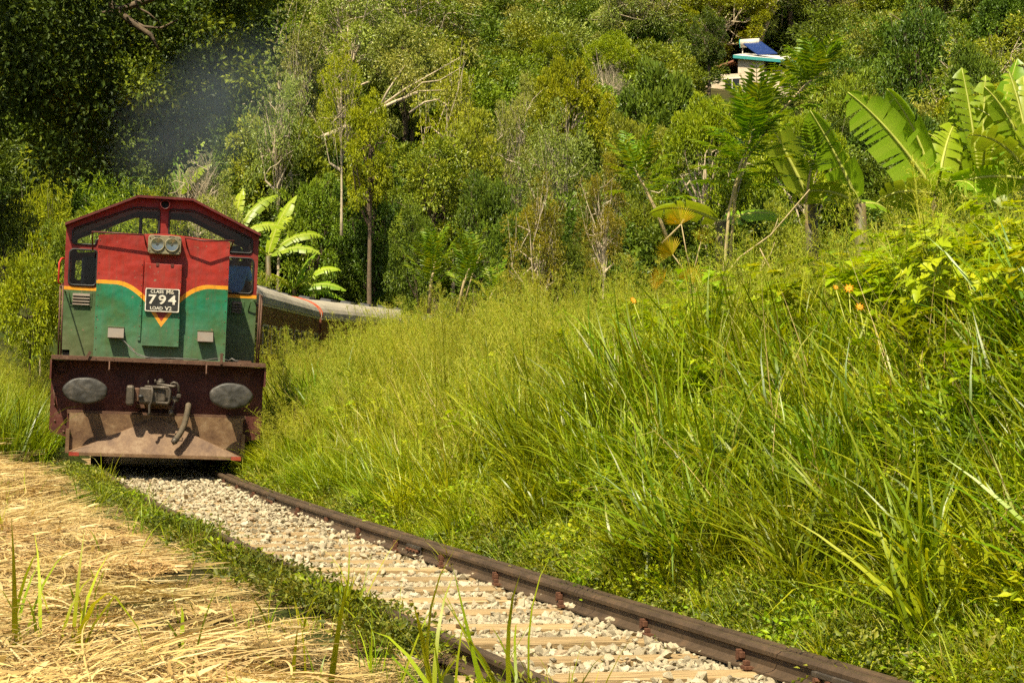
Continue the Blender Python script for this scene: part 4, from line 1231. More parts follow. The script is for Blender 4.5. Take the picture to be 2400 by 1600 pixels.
def weed_lobed(seed, h):
    r = np.random.default_rng(seed); L = Leafy()
    for st in range(3):
        az = r.uniform(0, 6.28); lean = r.uniform(0.05, 0.35); hh = h * r.uniform(0.7, 1.1)
        b = np.append(r.normal(0, 0.12, 2), 0); tip = b + np.array([math.cos(az) * lean * hh, math.sin(az) * lean * hh, hh])
        sd = np.array([0.006, 0, 0]); L.add([b - sd, b + sd, tip + sd * .5, tip - sd * .5], [(0, 1, 2, 3)], 0.2)
        sd = np.array([0, 0.006, 0]); L.add([b - sd, b + sd, tip + sd * .5, tip - sd * .5], [(0, 1, 2, 3)], 0.2)
        for k in range(13):
            q = r.uniform(0.25, 1.0) ** 0.7
            la = r.uniform(0, 6.28)
            p = b + (tip - b) * q + np.array([math.cos(la), math.sin(la), 0.1]) * 0.05
            lobed_leaf(L, p, la, r.uniform(-0.35, 0.5), r.uniform(0.13, 0.26) * (1.15 - 0.4 * q), r, r.uniform(0.1, 0.75) + (0.25 if q > 0.9 else 0))
    return L.mesh("lobed_weed", WEED)

def weed_ovate(seed, h, n, size, mat, low=0.1, wide=0.15):
    r = np.random.default_rng(seed); L = Leafy()
    c = r.normal(0, 1, (n, 3)) * [wide, wide, 0]; c[:, 2] = low * h + h * r.uniform(0, 1, n) ** 0.8
    out = c * [1, 1, 0]; out /= np.linalg.norm(out, axis=1)[:, None] + 1e-6
    leaf_cloud(L, c, out + [0, 0, 0.25], size, 0.5, r, r.uniform(0.05, 0.9, n))
    for k in range(6):
        e = c[r.integers(0, n)]; sd = np.array([0.003, 0.002, 0]); L.add([[0, 0, 0] - sd, sd, e + sd, e - sd], [(0, 1, 2, 3)], 0.1)
    return L.mesh("leafy_weed", mat)

def straw_bundle(seed, n, ln):
    """dry cut blades lying along +X, sagging over one another"""
    r = np.random.default_rng(seed); L = Leafy()
    for i in range(n):
        l_ = r.uniform(*ln); w = r.choice([0.006, 0.010, 0.014, 0.020, 0.030], p=[.25, .3, .25, .15, .05]) * r.uniform(0.8, 1.2)
        az = r.normal(0, 0.32) if r.uniform() < 0.78 else r.uniform(0, 6.28)
        p = np.array([r.normal(-0.25, 0.15), r.normal(0, 0.12), r.uniform(0.0, 0.07)])
        pit = r.normal(0.06, 0.10); nseg = 6
        tt = r.beta(3, 2.2); tw = r.normal(0, 0.8); cv = r.normal(0, 0.55); kk = r.integers(1, 6) if r.uniform() < 0.3 else -1; kz = r.normal(0, 0.9)
        pts = []
        for k in range(nseg + 1):
            q = k / nseg
            d = np.array([math.cos(az) * math.cos(pit), math.sin(az) * math.cos(pit), math.sin(pit)])
            sd = np.array([-math.sin(az), math.cos(az), 0]); up = np.array([0, 0, 1.0])
            s2 = sd * math.cos(tw * q) + up * math.sin(tw * q)
            ww = w * min(1, 0.6 + q * 2) * (1 - 0.9 * q ** 3)
            pts += [p - s2 * ww / 2, p + s2 * ww / 2]
            p = p + d * l_ / nseg
            p[2] = max(p[2], 0.004)
            if k == kk: az += kz
            az += cv / nseg; pit -= (0.25 + abs(pit) * 0.4) / nseg * 1.4
        L.add(pts, [(2 * k, 2 * k + 1, 2 * k + 3, 2 * k + 2) for k in range(nseg)], tt + r.normal(0, 0.05))
    return L.mesh("straw_bundle", STRAW)

# ---------------------------------------------------------------- ground cover
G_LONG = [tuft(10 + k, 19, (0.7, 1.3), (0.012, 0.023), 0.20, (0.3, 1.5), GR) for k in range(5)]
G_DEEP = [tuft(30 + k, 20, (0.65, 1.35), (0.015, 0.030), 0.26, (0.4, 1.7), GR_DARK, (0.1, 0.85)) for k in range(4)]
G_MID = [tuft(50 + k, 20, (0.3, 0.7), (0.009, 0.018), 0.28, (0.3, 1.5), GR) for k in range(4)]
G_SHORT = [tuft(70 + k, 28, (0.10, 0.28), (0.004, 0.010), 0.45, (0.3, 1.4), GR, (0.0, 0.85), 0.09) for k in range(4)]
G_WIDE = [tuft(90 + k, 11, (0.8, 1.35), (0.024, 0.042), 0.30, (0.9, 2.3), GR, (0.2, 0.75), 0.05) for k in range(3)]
G_PAN = [panicle(110 + k, 4, (1.15, 1.85)) for k in range(4)]
W_LOBE = [weed_lobed(130 + k, 1.1) for k in range(4)]
W_OV = [weed_ovate(150 + k, 0.55, 70, 0.085, WEED, wide=0.16) for k in range(3)]
W_CREEP = [weed_ovate(170 + k, 0.10, 110, 0.034, CREEP, 0.02, 0.11) for k in range(4)]
W_CRBRI = [weed_ovate(180 + k, 0.13, 80, 0.045, WEED, 0.02, 0.10) for k in range(3)]
S_BUN = [straw_bundle(200 + k, 34, ((0.35, 1.0) if k % 2 else (0.15, 0.5))) for k in range(6)]

def track_xy(s_, u_):
    i = np.clip((s_ - S0) / DS, 0, len(PATH) - 1.001); i0 = i.astype(int); t = i - i0
    x = PATH[i0, 0] * (1 - t) + PATH[i0 + 1, 0] * t; y = PATH[i0, 1] * (1 - t) + PATH[i0 + 1, 1] * t
    h = np.array([heading(v) for v in s_])
    return x + np.cos(h) * u_, y + np.sin(h) * u_

def inview(x, y, pad=0.05):
    return (y > 3.0) & (np.abs(x) < y * (1200 / F_PX + pad) + 0.8)

def zone(n, s_rng, u_rng, keep=None):
    s_ = rng.uniform(*s_rng, n); u_ = rng.uniform(*u_rng, n)
    x, y = track_xy(s_, u_)
    k = inview(x, y)
    s_, u_, x, y = s_[k], u_[k], x[k], y[k]
    if keep is not None:
        k = rng.uniform(0, 1, len(x)) < keep(s_, u_, x, y)
        s_, u_, x, y = s_[k], u_[k], x[k], y[k]
    return s_, u_, x, y, terrain(x, y)

def rots(n, tilt=0.12, lean_az=None, lean=0.0):
    r = np.zeros((n, 3)); r[:, 2] = rng.uniform(0, 6.28, n)
    r[:, 0] = rng.normal(0, tilt, n); r[:, 1] = rng.normal(0, tilt, n)
    return r

def sc_pts(x, y, z, dz=-0.02): return np.stack([x, y, z + dz], 1)

_arr = {}
def arrays(me):
    if me.name not in _arr:
        n = len(me.vertices); co = np.empty(n * 3, np.float32); me.vertices.foreach_get("co", co)
        lp = np.empty(len(me.loops), np.int32); me.loops.foreach_get("vertex_index", lp)
        lt = np.empty(len(me.polygons), np.int32); me.polygons.foreach_get("loop_total", lt)
        ti = np.empty(n, np.float32); me.attributes["tint"].data.foreach_get("value", ti)
        _arr[me.name] = (co.reshape(-1, 3), lp, lt, ti, me.materials[0])
    return _arr[me.name]
def patch(seed, recipe, radius, name="patch", tilt=0.16, same_dir=None):
    """recipe: list of (meshes, count, (scale lo, hi), radius factor); bakes them into one mesh about a metre across"""
    r = np.random.default_rng(seed)
    V = []; LP = []; LT = []; TI = []; MI = []; mats = []; n0 = 0
    for meshes, cnt, (a, b), rf in recipe:
        for k in range(cnt):
            co, lp, lt, ti, mt = arrays(meshes[r.integers(0, len(meshes))])
            if mt not in mats: mats.append(mt)
            an = r.uniform(0, 6.28); rd = radius * rf * math.sqrt(r.uniform())
            M = Euler((r.normal(0, tilt), r.normal(0, tilt), r.uniform(0, 6.28) if same_dir is None else r.normal(0, same_dir))).to_matrix()
            v = (co @ np.array(M).T) * r.uniform(a, b) + [math.cos(an) * rd, math.sin(an) * rd, 0]
            V.append(v); LP.append(lp + n0); LT.append(lt); TI.append(np.clip(ti + r.normal(0, 0.07), 0, 1)); MI.append(np.full(len(lt), mats.index(mt)))
            n0 += len(v)
    me = bpy.data.meshes.new(name)
    V = np.concatenate(V); LP = np.concatenate(LP); LT = np.concatenate(LT)
    me.vertices.add(len(V)); me.vertices.foreach_set("co", V.astype(np.float32).ravel())
    me.loops.add(len(LP)); me.loops.foreach_set("vertex_index", LP.astype(np.int32))
    me.polygons.add(len(LT)); me.polygons.foreach_set("loop_start", np.concatenate([[0], np.cumsum(LT)[:-1]]).astype(np.int32))
    me.polygons.foreach_set("use_smooth", np.full(len(LT), True))
    for m_ in mats: me.materials.append(m_)
    me.polygons.foreach_set("material_index", np.concatenate(MI).astype(np.int32))
    me.update(calc_edges=True)
    a = me.attributes.new("tint", 'FLOAT', 'POINT'); a.data.foreach_set("value", np.concatenate(TI).astype(np.float32))
    return me

def slope_rots(x, y, f=0.8):
    """random spin, tilted so that a patch lies along the ground"""
    e = 0.3
    gx = (terrain(x + e, y) - terrain(x - e, y)) / (2 * e) * f; gy = (terrain(x, y + e) - terrain(x, y - e)) / (2 * e) * f
    sp = rng.uniform(0, 6.28, len(x)); out = np.empty((len(x), 3))
    for i in range(len(x)):
        q = Vector((-gx[i], -gy[i], 1)).to_track_quat('Z', 'Y').to_matrix() @ Matrix.Rotation(sp[i], 3, 'Z')
        out[i] = q.to_euler()
    return out

P_YEL = [patch(400 + k, [(G_LONG, 11, (0.6, 1.1), 1), (G_MID, 6, (0.6, 1.1), 1), (G_PAN, 1, (0.75, 1.1), 1), (W_OV, 2, (0.5, 0.9), 1)], 0.52) for k in range(5)]
P_SEED = [patch(420 + k, [(G_LONG, 9, (0.6, 1.1), 1), (G_MID, 4, (0.6, 1.1), 1), (G_PAN, 3, (0.75, 1.12), 1)], 0.52) for k in range(4)]
P_DEEP = [patch(440 + k, [(G_DEEP, 9, (0.6, 1.15), 1), (G_LONG, 4, (0.6, 1.1), 1), (G_MID, 4, (0.6, 1.1), 1), (G_WIDE, 1, (0.6, 0.95), 1)], 0.52) for k in range(4)]
P_WIDE = [patch(460 + k, [(G_WIDE, 6, (0.6, 1.05), 1), (G_DEEP, 6, (0.5, 1.0), 1), (W_OV, 3, (0.6, 1.0), 1), (G_LONG, 2, (0.7, 1.1), 1)], 0.52) for k in range(3)]
P_LOBE = [patch(480 + k, [(W_LOBE, 5, (0.75, 1.2), 1), (G_LONG, 3, (0.7, 1.1), 1), (G_PAN, 1, (0.9, 1.15), 1)], 0.55) for k in range(4)]
P_FOOT = [patch(500 + k, [(G_MID, 9, (0.5, 1.0), 1), (G_SHORT, 9, (0.7, 1.3), 1), (W_OV, 3, (0.35, 0.7), 1), (W_CRBRI, 4, (0.7, 1.3), 1)], 0.48) for k in range(4)]
P_VERGE = [patch(520 + k, [(G_SHORT, 14, (0.5, 1.1), 1), (W_CREEP, 7, (0.7, 1.3), 1), (W_CRBRI, 3, (0.6, 1.1), 1), (G_MID, 1, (0.4, 0.7), 1)], 0.36) for k in range(4)]
P_CREEP = [patch(540 + k, [(W_CREEP, 9, (0.7, 1.4), 1), (W_CRBRI, 1, (0.6, 1.1), 1), (G_SHORT, 3, (0.4, 0.9), 1), (S_BUN[:1], 1, (0.25, 0.4), 1)], 0.30) for k in range(4)]
P_STRAW = [patch(560 + k, [(S_BUN, 9, (0.5, 0.9), 1)], 0.42, tilt=0.10, same_dir=0.8) for k in range(6)]

# right-hand bank
clump = lambda x, y, seed, f=0.55: 0.5 + 0.5 * vnoise(x, y, f, seed)
def bank_grass():
    s_, u_, x, y, z = zone(2500, (-23, 42), (1.5, 11.5), lambda s, u, x, y: np.where(y > 24, 0.75, 1.0))
    n = len(x)
    c1 = clump(x, y, 21, 0.45); c2 = clump(x, y, 31, 0.5)
    near = 1 - sm(-13, -7, s_)
    kind = np.where(c1 + 0.08 * near > 0.53, 2, 0)                      # deep green clumps
    kind = np.where((c2 + 0.35 * sm(-9, 1, s_) + 0.25 * sm(2.2, 4.5, u_) > 0.85), 1, kind)  # seeding grass, mostly further off
    kind = np.where((near > 0.35) & (clump(x, y, 41, 0.6) > 0.42) & (u_ < 5.5), 3, kind)
    groups = [P_YEL, P_SEED, P_DEEP, P_WIDE]; allp = sum(groups, []); off = np.cumsum([0] + [len(g) for g in groups])
    idx = np.array([off[k] + rng.integers(0, len(groups[k])) for k in kind])
    far = sm(-7, -1, s_)
    low = (0.60 + 0.45 * sm(1.4, 2.8, u_)) * (1 - far) + far * (0.50 + 0.50 * sm(1.6, 3.0, u_))
    hz = low * rng.uniform(0.8, 1.12, n) * (0.85 + 0.3 * clump(x, y, 12, 0.4)) * np.where(s_ > 14, 0.72, 1.0) * (1 - 0.25 * sm(3.8, 5.0, u_) * (1 - sm(-8, -4, s_)))
    scl = np.stack([0.75 + 0.3 * low, 0.75 + 0.3 * low, hz], 1) * rng.uniform(0.9, 1.1, (n, 1))
    scatter("tall_grass", allp, sc_pts(x, y, z), slope_rots(x, y, 0.5), scl, idx, None, "tall yellow green grass and seed heads covering the bank right of the track", "grass")
bank_grass()
s_, u_, x, y, z = zone(420, (-23, 6), (1.15, 3.2), lambda s, u, x, y: 1.0 - 0.7 * sm(2.0, 3.4, u))
scatter("bank_foot_grass", P_FOOT, sc_pts(x, y, z), slope_rots(x, y), rng.uniform(0.7, 1.1, len(x)) * (0.5 + 0.5 * sm(1.1, 2.0, u_)), None, None, "knee high grass and weeds at the foot of the bank beside the right rail", "grass")
s_, u_, x, y, z = zone(300, (-23, 5), (1.12, 1.8), None)
scatter("verge_grass", P_VERGE, sc_pts(x, y, z, 0.0), slope_rots(x, y), rng.uniform(0.75, 1.1, len(x)), None, None, "short grass growing against the outer side of the right rail", "grass")
s_, u_, x, y, z = zone(640, (-23, -4), (3.4, 12), lambda s, u, x, y: (clump(x, y, 51, 0.35) > 0.28) * sm(3.5, 4.8, u))
scatter("lobed_weeds", P_LOBE, sc_pts(x, y, z, 0.12), slope_rots(x, y, 0.5), rng.uniform(0.75, 1.1, len(x)), None, None, "bright green lobed leaf weeds crowding the top of the bank", "weeds")

# dead stems and single weeds that break up the bank
DRYST = []
for k in range(4):
    r_ = np.random.default_rng(600 + k); L = Leafy(); blades(L, 7, (0.7, 1.5), (0.004, 0.008), 0.35, (0.1, 0.9), 0.3, r_, (0.35, 0.9), base_r=0.15); blades(L, 3, (0.4, 0.8), (0.012, 0.022), 0.6, (0.8, 2.2), 0.3, r_, (0.3, 0.8), base_r=0.1)
    DRYST.append(L.mesh("dry_stem", STRAW))
s_, u_, x, y, z = zone(420, (-23, 8), (1.8, 8.5), None)
scatter("dead_stems", DRYST, sc_pts(x, y, z, 0.15), rots(len(x), 0.25), rng.uniform(0.7, 1.15, len(x)), None, None, "dry straw coloured stems leaning among the green grass of the bank", "dead stems")
s_, u_, x, y, z = zone(1100, (-23, 3), (1.7, 6.0), lambda s, u, x, y: (clump(x, y, 66, 0.7) > 0.55) * 1.0)
scatter("bank_weeds", W_LOBE + W_OV, sc_pts(x, y, z, 0.1), rots(len(x), 0.2), rng.uniform(0.5, 0.95, len(x)) * (0.6 + 0.4 * sm(1.7, 3, u_)), None, None, "broad leaved weeds mixed into the grass of the bank", "weeds")

# left side: straw, creepers, green shoots
s_, u_, x, y, z = zone(1300, (-24, 1.2), (-8.0, -1.22), lambda s, u, x, y: 1 - 0.45 * (1 - sm(1.22, 1.7, -u)))
flow = 2.7 + 1.3 * vnoise(x, y, 0.5, 9) + 0.8 * vnoise(x, y, 1.3, 10)
rt_ = slope_rots(x, y, 1.0); rt_[:, 2] = flow + rng.normal(0, 0.4, len(x))
hump = (0.20 * np.abs(vnoise(x, y, 0.8, 13)) + 0.07 * vnoise(x, y, 2.0, 14)) * sm(1.4, 2.6, -u_)
scatter("cut_straw", P_STRAW, sc_pts(x, y, z + hump, 0.0), rt_, rng.uniform(0.75, 1.0, len(x)) * (0.45 + 0.55 * sm(1.2, 2.9, -u_)), None, None, "golden cut dry grass lying in swaths left of the track", "straw")
s_, u_, x, y, z = zone(230, (-24, 1.5), (-1.8, -0.98), lambda s, u, x, y: np.exp(-((u + 1.12 - 0.12 * vnoise(x, y, 0.8, 15)) / 0.17) ** 2))
scatter("creeping_weeds", P_CREEP, sc_pts(x, y, z, 0.03), slope_rots(x, y, 0.4), rng.uniform(0.6, 0.95, len(x)), None, None, "low green creeping weeds along the left rail", "weeds")
s_, u_, x, y, z = zone(60, (-24, 1.5), (-1.6, -1.0), None)
scatter("rail_side_grass", G_SHORT + G_MID[:2], sc_pts(x, y, z), rots(len(x), 0.25), rng.uniform(0.5, 0.9, len(x)), None, None, "small grass tufts sprouting beside the left rail", "grass")
s_, u_, x, y, z = zone(170, (-24, -1), (-6.5, -1.7), None)
SHOOT = [tuft(300 + k, 4, (0.15, 0.42), (0.008, 0.018), 0.2, (0.1, 1.4), GR, (0.25, 0.7), 0.05) for k in range(4)]
scatter("green_shoots", SHOOT, sc_pts(x, y, z, 0.05), rots(len(x), 0.15), rng.uniform(0.7, 1.2, len(x)), None, None, "fresh green blades poking up through the straw", "grass")
# tuft inside the track near the left rail
s_, u_, x, y, z = zone(60, (-14, -7.0), (-0.8, -0.55), lambda s, u, x, y: np.exp(-((s + 11.0) / 0.9) ** 2) + np.exp(-((s + 8.2) / 0.5) ** 2))
scatter("track_grass", G_SHORT, sc_pts(x, y, z, 0.03), rots(len(x), 0.25), rng.uniform(0.7, 1.2, len(x)), None, None, "dark grass tuft growing inside the left rail", "grass")
# green blades close to the camera
fgx = []
for px_, py_, d_ in ((1075, 1700, 7.0), (1010, 1720, 6.9), (1160, 1690, 7.3), (720, 1680, 7.2), (80, 1690, 6.8), (140, 1700, 6.7), (430, 1720, 7.0), (955, 1690, 7.5), (1240, 1680, 7.6), (30, 1640, 7.4)):
    p = at(px_, py_, d_); fgx.append((p.x, p.y, tz(p.x, p.y)))
fgx = np.array(fgx)
FORE = [tuft(320 + k, 5, (0.35, 0.72), (0.014, 0.027), 0.2, (0.2, 1.7), GR, (0.3, 0.75), 0.06) for k in range(5)]
scatter("foreground_grass", FORE, fgx, rots(len(fgx), 0.1), rng.uniform(0.9, 1.15, len(fgx)), np.arange(len(fgx)) % 5, None, "tall fresh green blades at the bottom edge of the picture", "grass")
# green grass beyond the straw, left of the locomotive
s_, u_, x, y, z = zone(420, (0.0, 14), (-6.5, -2.0), lambda s, u, x, y: sm(-0.5, 1.5, s))
scatter("left_tall_grass", P_YEL + P_DEEP + P_SEED[:2], sc_pts(x, y, z), slope_rots(x, y, 0.5), rng.uniform(0.8, 1.1, len(x)), None, None, "tall green grass left of the locomotive, behind the straw", "grass")

# ---------------------------------------------------------------- banana plants
def banana_leaf(L, base, az, pitch, length, width, droop, r, tears=10, tint=0.5, twist=0.0, halfcurl=0.25):
    """arched midrib with two torn half blades; returns midrib points"""
    ns = 18
    P = []; Dv = []
    p = np.array(base, float); ang = pitch
    d2 = np.array([math.cos(az), math.sin(az), 0])
    for k in range(ns + 1):
        q = k / ns
        dv = d2 * math.cos(ang) + np.array([0, 0, math.sin(ang)])
        P.append(p.copy()); Dv.append(dv)
        p = p + dv * length / ns
        ang -= droop / ns * (0.3 + 1.4 * q)
    sd0 = np.array([-d2[1], d2[0], 0])
    P = np.array(P); Dv = np.array(Dv)
    q = np.linspace(0, 1, ns + 1)
    W = width * np.clip(np.minimum(np.sqrt(np.clip(q / 0.18, 0, 1)), (np.clip((1 - q) / 0.28, 0, 1)) ** 0.6), 0.0, 1) * 0.5
    for sgn in (-1, 1):
        cuts = set(r.choice(np.arange(3, ns), size=min(tears, ns - 4), replace=False).tolist()) if tears else set()
        offs = 0.0; dr = r.uniform(0.0, 0.12)
        for k in range(1, ns):
            if k in cuts: dr = r.uniform(-0.05, 0.45); offs = r.uniform(0.0, 0.03)
            rows = []
            for kk in (k, k + 1):
                up = np.cross(sd0, Dv[kk]) * -1.0
                if up[2] < 0: up = -up
                s2 = sd0 * math.cos(twist) + up * math.sin(twist)
                n2 = np.cross(Dv[kk], s2)
                row = []
                for c in range(4):
                    t = c / 3
                    lift = math.sin(t * 1.6) * halfcurl * 0.5 - (dr + 0.15) * t * t
                    shrink = 0.03 if (kk == k + 1 and (k + 1) in cuts) or (kk == k and k in cuts) else 0
                    pt = P[kk] + s2 * sgn * W[kk] * t * (1 - 0.12 * abs(lift)) + up * W[kk] * lift + Dv[kk] * (W[kk] * 0.22 * t + (shrink * t if kk == k else -shrink * t))
                    row.append(pt)
                rows.append(row)
            v = np.array(rows[0] + rows[1])
            L.add(v, [(c, c + 1, c + 5, c + 4) for c in range(3)], np.clip(tint + r.normal(0, 0.04) + np.tile([0.22, 0.0, 0.0, 0.05], 2), 0, 1))
    return P

def banana_plant(name, base, stem_top, leaves, label, group, stem_r=0.10, seed=0):
    """leaves: list of (azimuth deg, pitch deg, length, width, droop, tears, twist)"""
    r = np.random.default_rng(900 + seed)
    e = empty(name, base); tag(e, label, "banana plant", group)
    top = Vector(stem_top) - Vector(base)
    MB().tube([(0, 0, -0.3), top * 0.5 + Vector((0.03, 0.02, 0)), top], [stem_r * 1.2, stem_r, stem_r * 0.7], 10).build("stem", BARK_GREEN, e)
    for (az, pi_, ln, w, dr, te, tw) in leaves:
        L = Leafy()
        P = banana_leaf(L, top, R(az), R(pi_), ln, w, dr, r, te, r.uniform(0.3, 0.7), tw)
        lf = link_mesh("leaf", L.mesh("leaf", BANANA), None, e)
        rs = [0.030 * (1 - 0.85 * k / (len(P) - 1)) + 0.003 for k in range(len(P))]
        MB().tube([Vector(p) + Vector((0, 0, -0.008)) for p in P], rs, 6).build("midrib", BARK_YEL, lf)
    return e
BARK_YEL = simple_mat("leaf_midrib", (0.34, 0.36, 0.06), 0.5, vary=0.15)

# ---------------------------------------------------------------- trees
def tree_meshes(seed, crown, ch, ncl, cr, per, leaf, aspect, mat, bark, trunk_r=0.16, up=0.35, limbs=14, droop=0.0, hollow=0.5, flat=1.0, lean=(0, 0)):
    r = np.random.default_rng(seed)
    rx, ry, rz = crown
    dirs = r.normal(0, 1, (ncl, 3)); dirs[:, 2] += up; dirs /= np.linalg.norm(dirs, axis=1)[:, None]
    rad = hollow + (1 - hollow) * r.uniform(0, 1, ncl) ** 0.6
    lob = 1 + 0.22 * np.sin(dirs[:, 0] * 4 + seed) * np.cos(dirs[:, 1] * 3.3 + dirs[:, 2] * 3 + seed * 2)
    C = dirs * (rad * lob)[:, None] * [rx, ry, rz] + [lean[0], lean[1], ch]
    L = Leafy()
    n = ncl * per
    ci = np.repeat(np.arange(ncl), per)
    d = r.normal(0, 1, (n, 3)); d[:, 2] = d[:, 2] * flat + 0.25; d /= np.linalg.norm(d, axis=1)[:, None]
    crs = cr * r.uniform(0.6, 1.3, ncl)
    pts = C[ci] + d * (crs[ci] * r.uniform(0.35, 1.0, n) ** 0.6)[:, None] * [1, 1, 0.75 * flat]
    out = d * 0.8 + dirs[ci] * 0.5
    ct = r.uniform(0.15, 0.65, ncl)
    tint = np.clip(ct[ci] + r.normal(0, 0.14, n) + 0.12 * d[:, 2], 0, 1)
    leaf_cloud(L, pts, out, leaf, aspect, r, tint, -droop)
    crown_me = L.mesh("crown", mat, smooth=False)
    mb = MB()
    top = Vector((lean[0] * 0.6, lean[1] * 0.6, ch + rz * 0.35)); fork = Vector((lean[0] * 0.3, lean[1] * 0.3, max(0.6, (ch - rz) * 0.95)))
    w1 = Vector(r.normal(0, 0.12, 3)) * trunk_r * 6; w1.z = 0
    mb.tube([(0, 0, -1.2), (0, 0, 0.0), fork * 0.5 + w1, fork, fork.lerp(top, 0.5) - w1, top], [trunk_r * 1.5, trunk_r * 1.15, trunk_r, trunk_r * 0.85, trunk_r * 0.55, trunk_r * 0.2], 8)
    for k in r.choice(ncl, min(limbs, ncl), replace=False):
        e = Vector(C[k]); t = r.uniform(0.0, 0.8); b = fork.lerp(top, t)
        m1 = b.lerp(e, 0.4) + Vector((0, 0, 0.18 * (e - b).length * r.uniform(-0.6, 1.0))) + Vector(r.normal(0, 0.1, 3)) * (e - b).length
        m2 = b.lerp(e, 0.75) + Vector(r.normal(0, 0.08, 3)) * (e - b).length
        r0 = trunk_r * (0.6 - 0.3 * t) * (1.35 if limbs > 30 else 1.0)
        mb.tube([b, m1, m2, e + (e - b) * 0.08], [r0, r0 * 0.6, r0 * 0.35, r0 * 0.1], 5, False)
        for g in range(2):
            e2 = e + Vector(r.normal(0, 1, 3)) * crs[k] * 0.9
            mb.tube([m2, m2.lerp(e2, 0.5) + Vector(r.normal(0, 0.1, 3)), e2], [r0 * 0.34, r0 * 0.24, r0 * 0.1], 4, False)
    tm = mb.mesh("trunk"); tm.materials.append(bark)
    return tm, crown_me, ch + rz

PROTO = {
 'round':  [tree_meshes(1 + k, (3.0, 3.0, 2.6), 5.0, 58, 0.80, 260, 0.19, 0.5, T_MID, BARK, hollow=0.45) for k in range(2)],
 'dense':  [tree_meshes(11 + k, (3.0, 3.0, 2.3), 4.6, 85, 0.66, 220, 0.20, 0.55, T_DARK, BARK, hollow=0.55, up=0.6) for k in range(2)],
 'dome':   [tree_meshes(21 + k, (3.4, 3.2, 1.9), 3.8, 105, 0.52, 210, 0.15, 0.5, T_LIME, BARK_PALE, hollow=0.72, up=0.7, limbs=22) for k in range(2)],
 'airy':   [tree_meshes(31 + k, (2.8, 2.8, 3.2), 5.4, 58, 0.72, 160, 0.19, 0.32, T_OLIVE, BARK_PALE, 0.13, 0.3, 34, 0.5, 0.35) for k in range(3)],
 'tall':   [tree_meshes(41 + k, (2.4, 2.4, 3.0), 8.0, 62, 0.68, 220, 0.19, 0.42, T_MID, BARK, 0.24, 0.3, 16, 0.2, 0.4) for k in range(2)],
 'bush':   [tree_meshes(51 + k, (1.7, 1.7, 1.3), 1.25, 42, 0.50, 190, 0.12, 0.45, T_MID, BARK, 0.05, 0.5, 8, 0.0, 0.4) for k in range(2)],
 'twigs':  [tree_meshes(61, (2.6, 2.6, 1.9), 3.6, 70, 0.7, 60, 0.20, 0.06, T_GREY, BARK_PALE, 0.12, 0.6, 60, 0.0, 0.6)],
 'bamboo': [tree_meshes(71 + k, (1.8, 1.8, 2.6), 2.8, 60, 0.65, 150, 0.26, 0.16, T_LIME, BARK_PALE, 0.05, 0.2, 18, 0.9, 0.4) for k in range(2)],
}
NAMED = []
_pc = {}
def tree(px, top, w, d, kind, mat, label, name="tree", ground=None):
    """tree whose crown is w pixels wide and whose top is at pixel row top, standing d metres away"""
    px *= 1.0204; top *= 1.0204; w *= 1.0204
    lst = PROTO[kind]; k = _pc.get(kind, 0); _pc[kind] = k + 1
    tm, cm, H = lst[k % len(lst)]
    p = at(px, top, d); gz = tz(p.x, p.y) if ground is None else ground
    span = {'round': 6.9, 'dense': 6.8, 'dome': 7.3, 'airy': 6.4, 'tall': 5.6, 'bush': 4.0, 'twigs': 5.8, 'bamboo': 4.4}[kind]
    sxy = (w * d / F_PX) / span
    szz = max(0.3, (p.z - gz) / (H + 0.45))
    szz = min(szz, sxy * 2.2)
    bz = p.z - szz * (H + 0.45)
    e = empty(name, (p.x, p.y, bz), random.uniform(0, 6.28)); e.scale = (sxy, sxy, szz)
    tag(e, label, "shrub" if name == "shrub" else "tree")
    link_mesh("trunk", tm, None, e)
    c = link_mesh("crown", cm, None, e)
    if mat is not None:
        c.material_slots[0].link = 'OBJECT'; c.material_slots[0].material = mat
    NAMED.append((px - w / 2, px + w / 2, top, d))
    return e

# left of the train
tree(70, 545, 190, 33, 'bush', T_LIME, "bright leafy shrub low at the left edge, beside the locomotive", "shrub")
tree(10, 420, 150, 37, 'bush', T_DARK, "dark shrub at the far left edge above the bright shrub", "shrub")
tree(95, 335, 180, 54, 'bamboo', T_LIME, "lime bamboo like shrub behind the dark canopy, upper left of the cab", "shrub")
tree(170, 460, 160, 50, 'bush', T_MID, "green shrub just left of the cab roof", "shrub")
tree(265, 395, 220, 62, 'bamboo', T_LIME, "bamboo like clump rising right behind the cab roof", "shrub")
tree(360, 410, 160, 66, 'bush', T_LIME, "yellow green shrub behind the cab's peak", "shrub")
tree(455, 330, 130, 66, 'twigs', None, "bare grey twiggy tree behind the smoke, above the cab's right", "tree")
tree(500, 400, 150, 58, 'airy', T_OLIVE, "thin olive tree with pale stems right of the cab roof", "tree")
# mid slope
tree(645, 255, 270, 78, 'dense', T_MID, "dense blue green tree behind the smoke, right of the locomotive")
tree(560, 130, 150, 80, 'round', T_DARK, "dark round tree just right of the big overhanging canopy")
tree(680, -20, 200, 82, 'airy', T_OLIVE, "grey green tree with pale branches at the top, left of centre")
tree(640, 120, 160, 74, 'airy', T_OLIVE, "olive tree with pale twigs beside the dark canopy's edge")
tree(785, 85, 130, 72, 'airy', T_LIME, "feathery yellow green crown above the leaning pale trunk")
tree(850, 190, 130, 66, 'tall', T_LIME, "soft green crown just above the leaning trunk's upper half")
tree(930, 35, 170, 92, 'tall', T_OLIVE, "tall olive green crown near the top, left of centre")
tree(1040, 90, 190, 86, 'airy', T_LIME, "light green airy crown above the leaning trunk's tip")
tree(720, 390, 170, 74, 'round', T_MID, "mid green tree right of the banana plants, above the carriages")
tree(860, 330, 190, 76, 'round', T_DARK, "shaded dark tree beneath the leaning pale trunk")
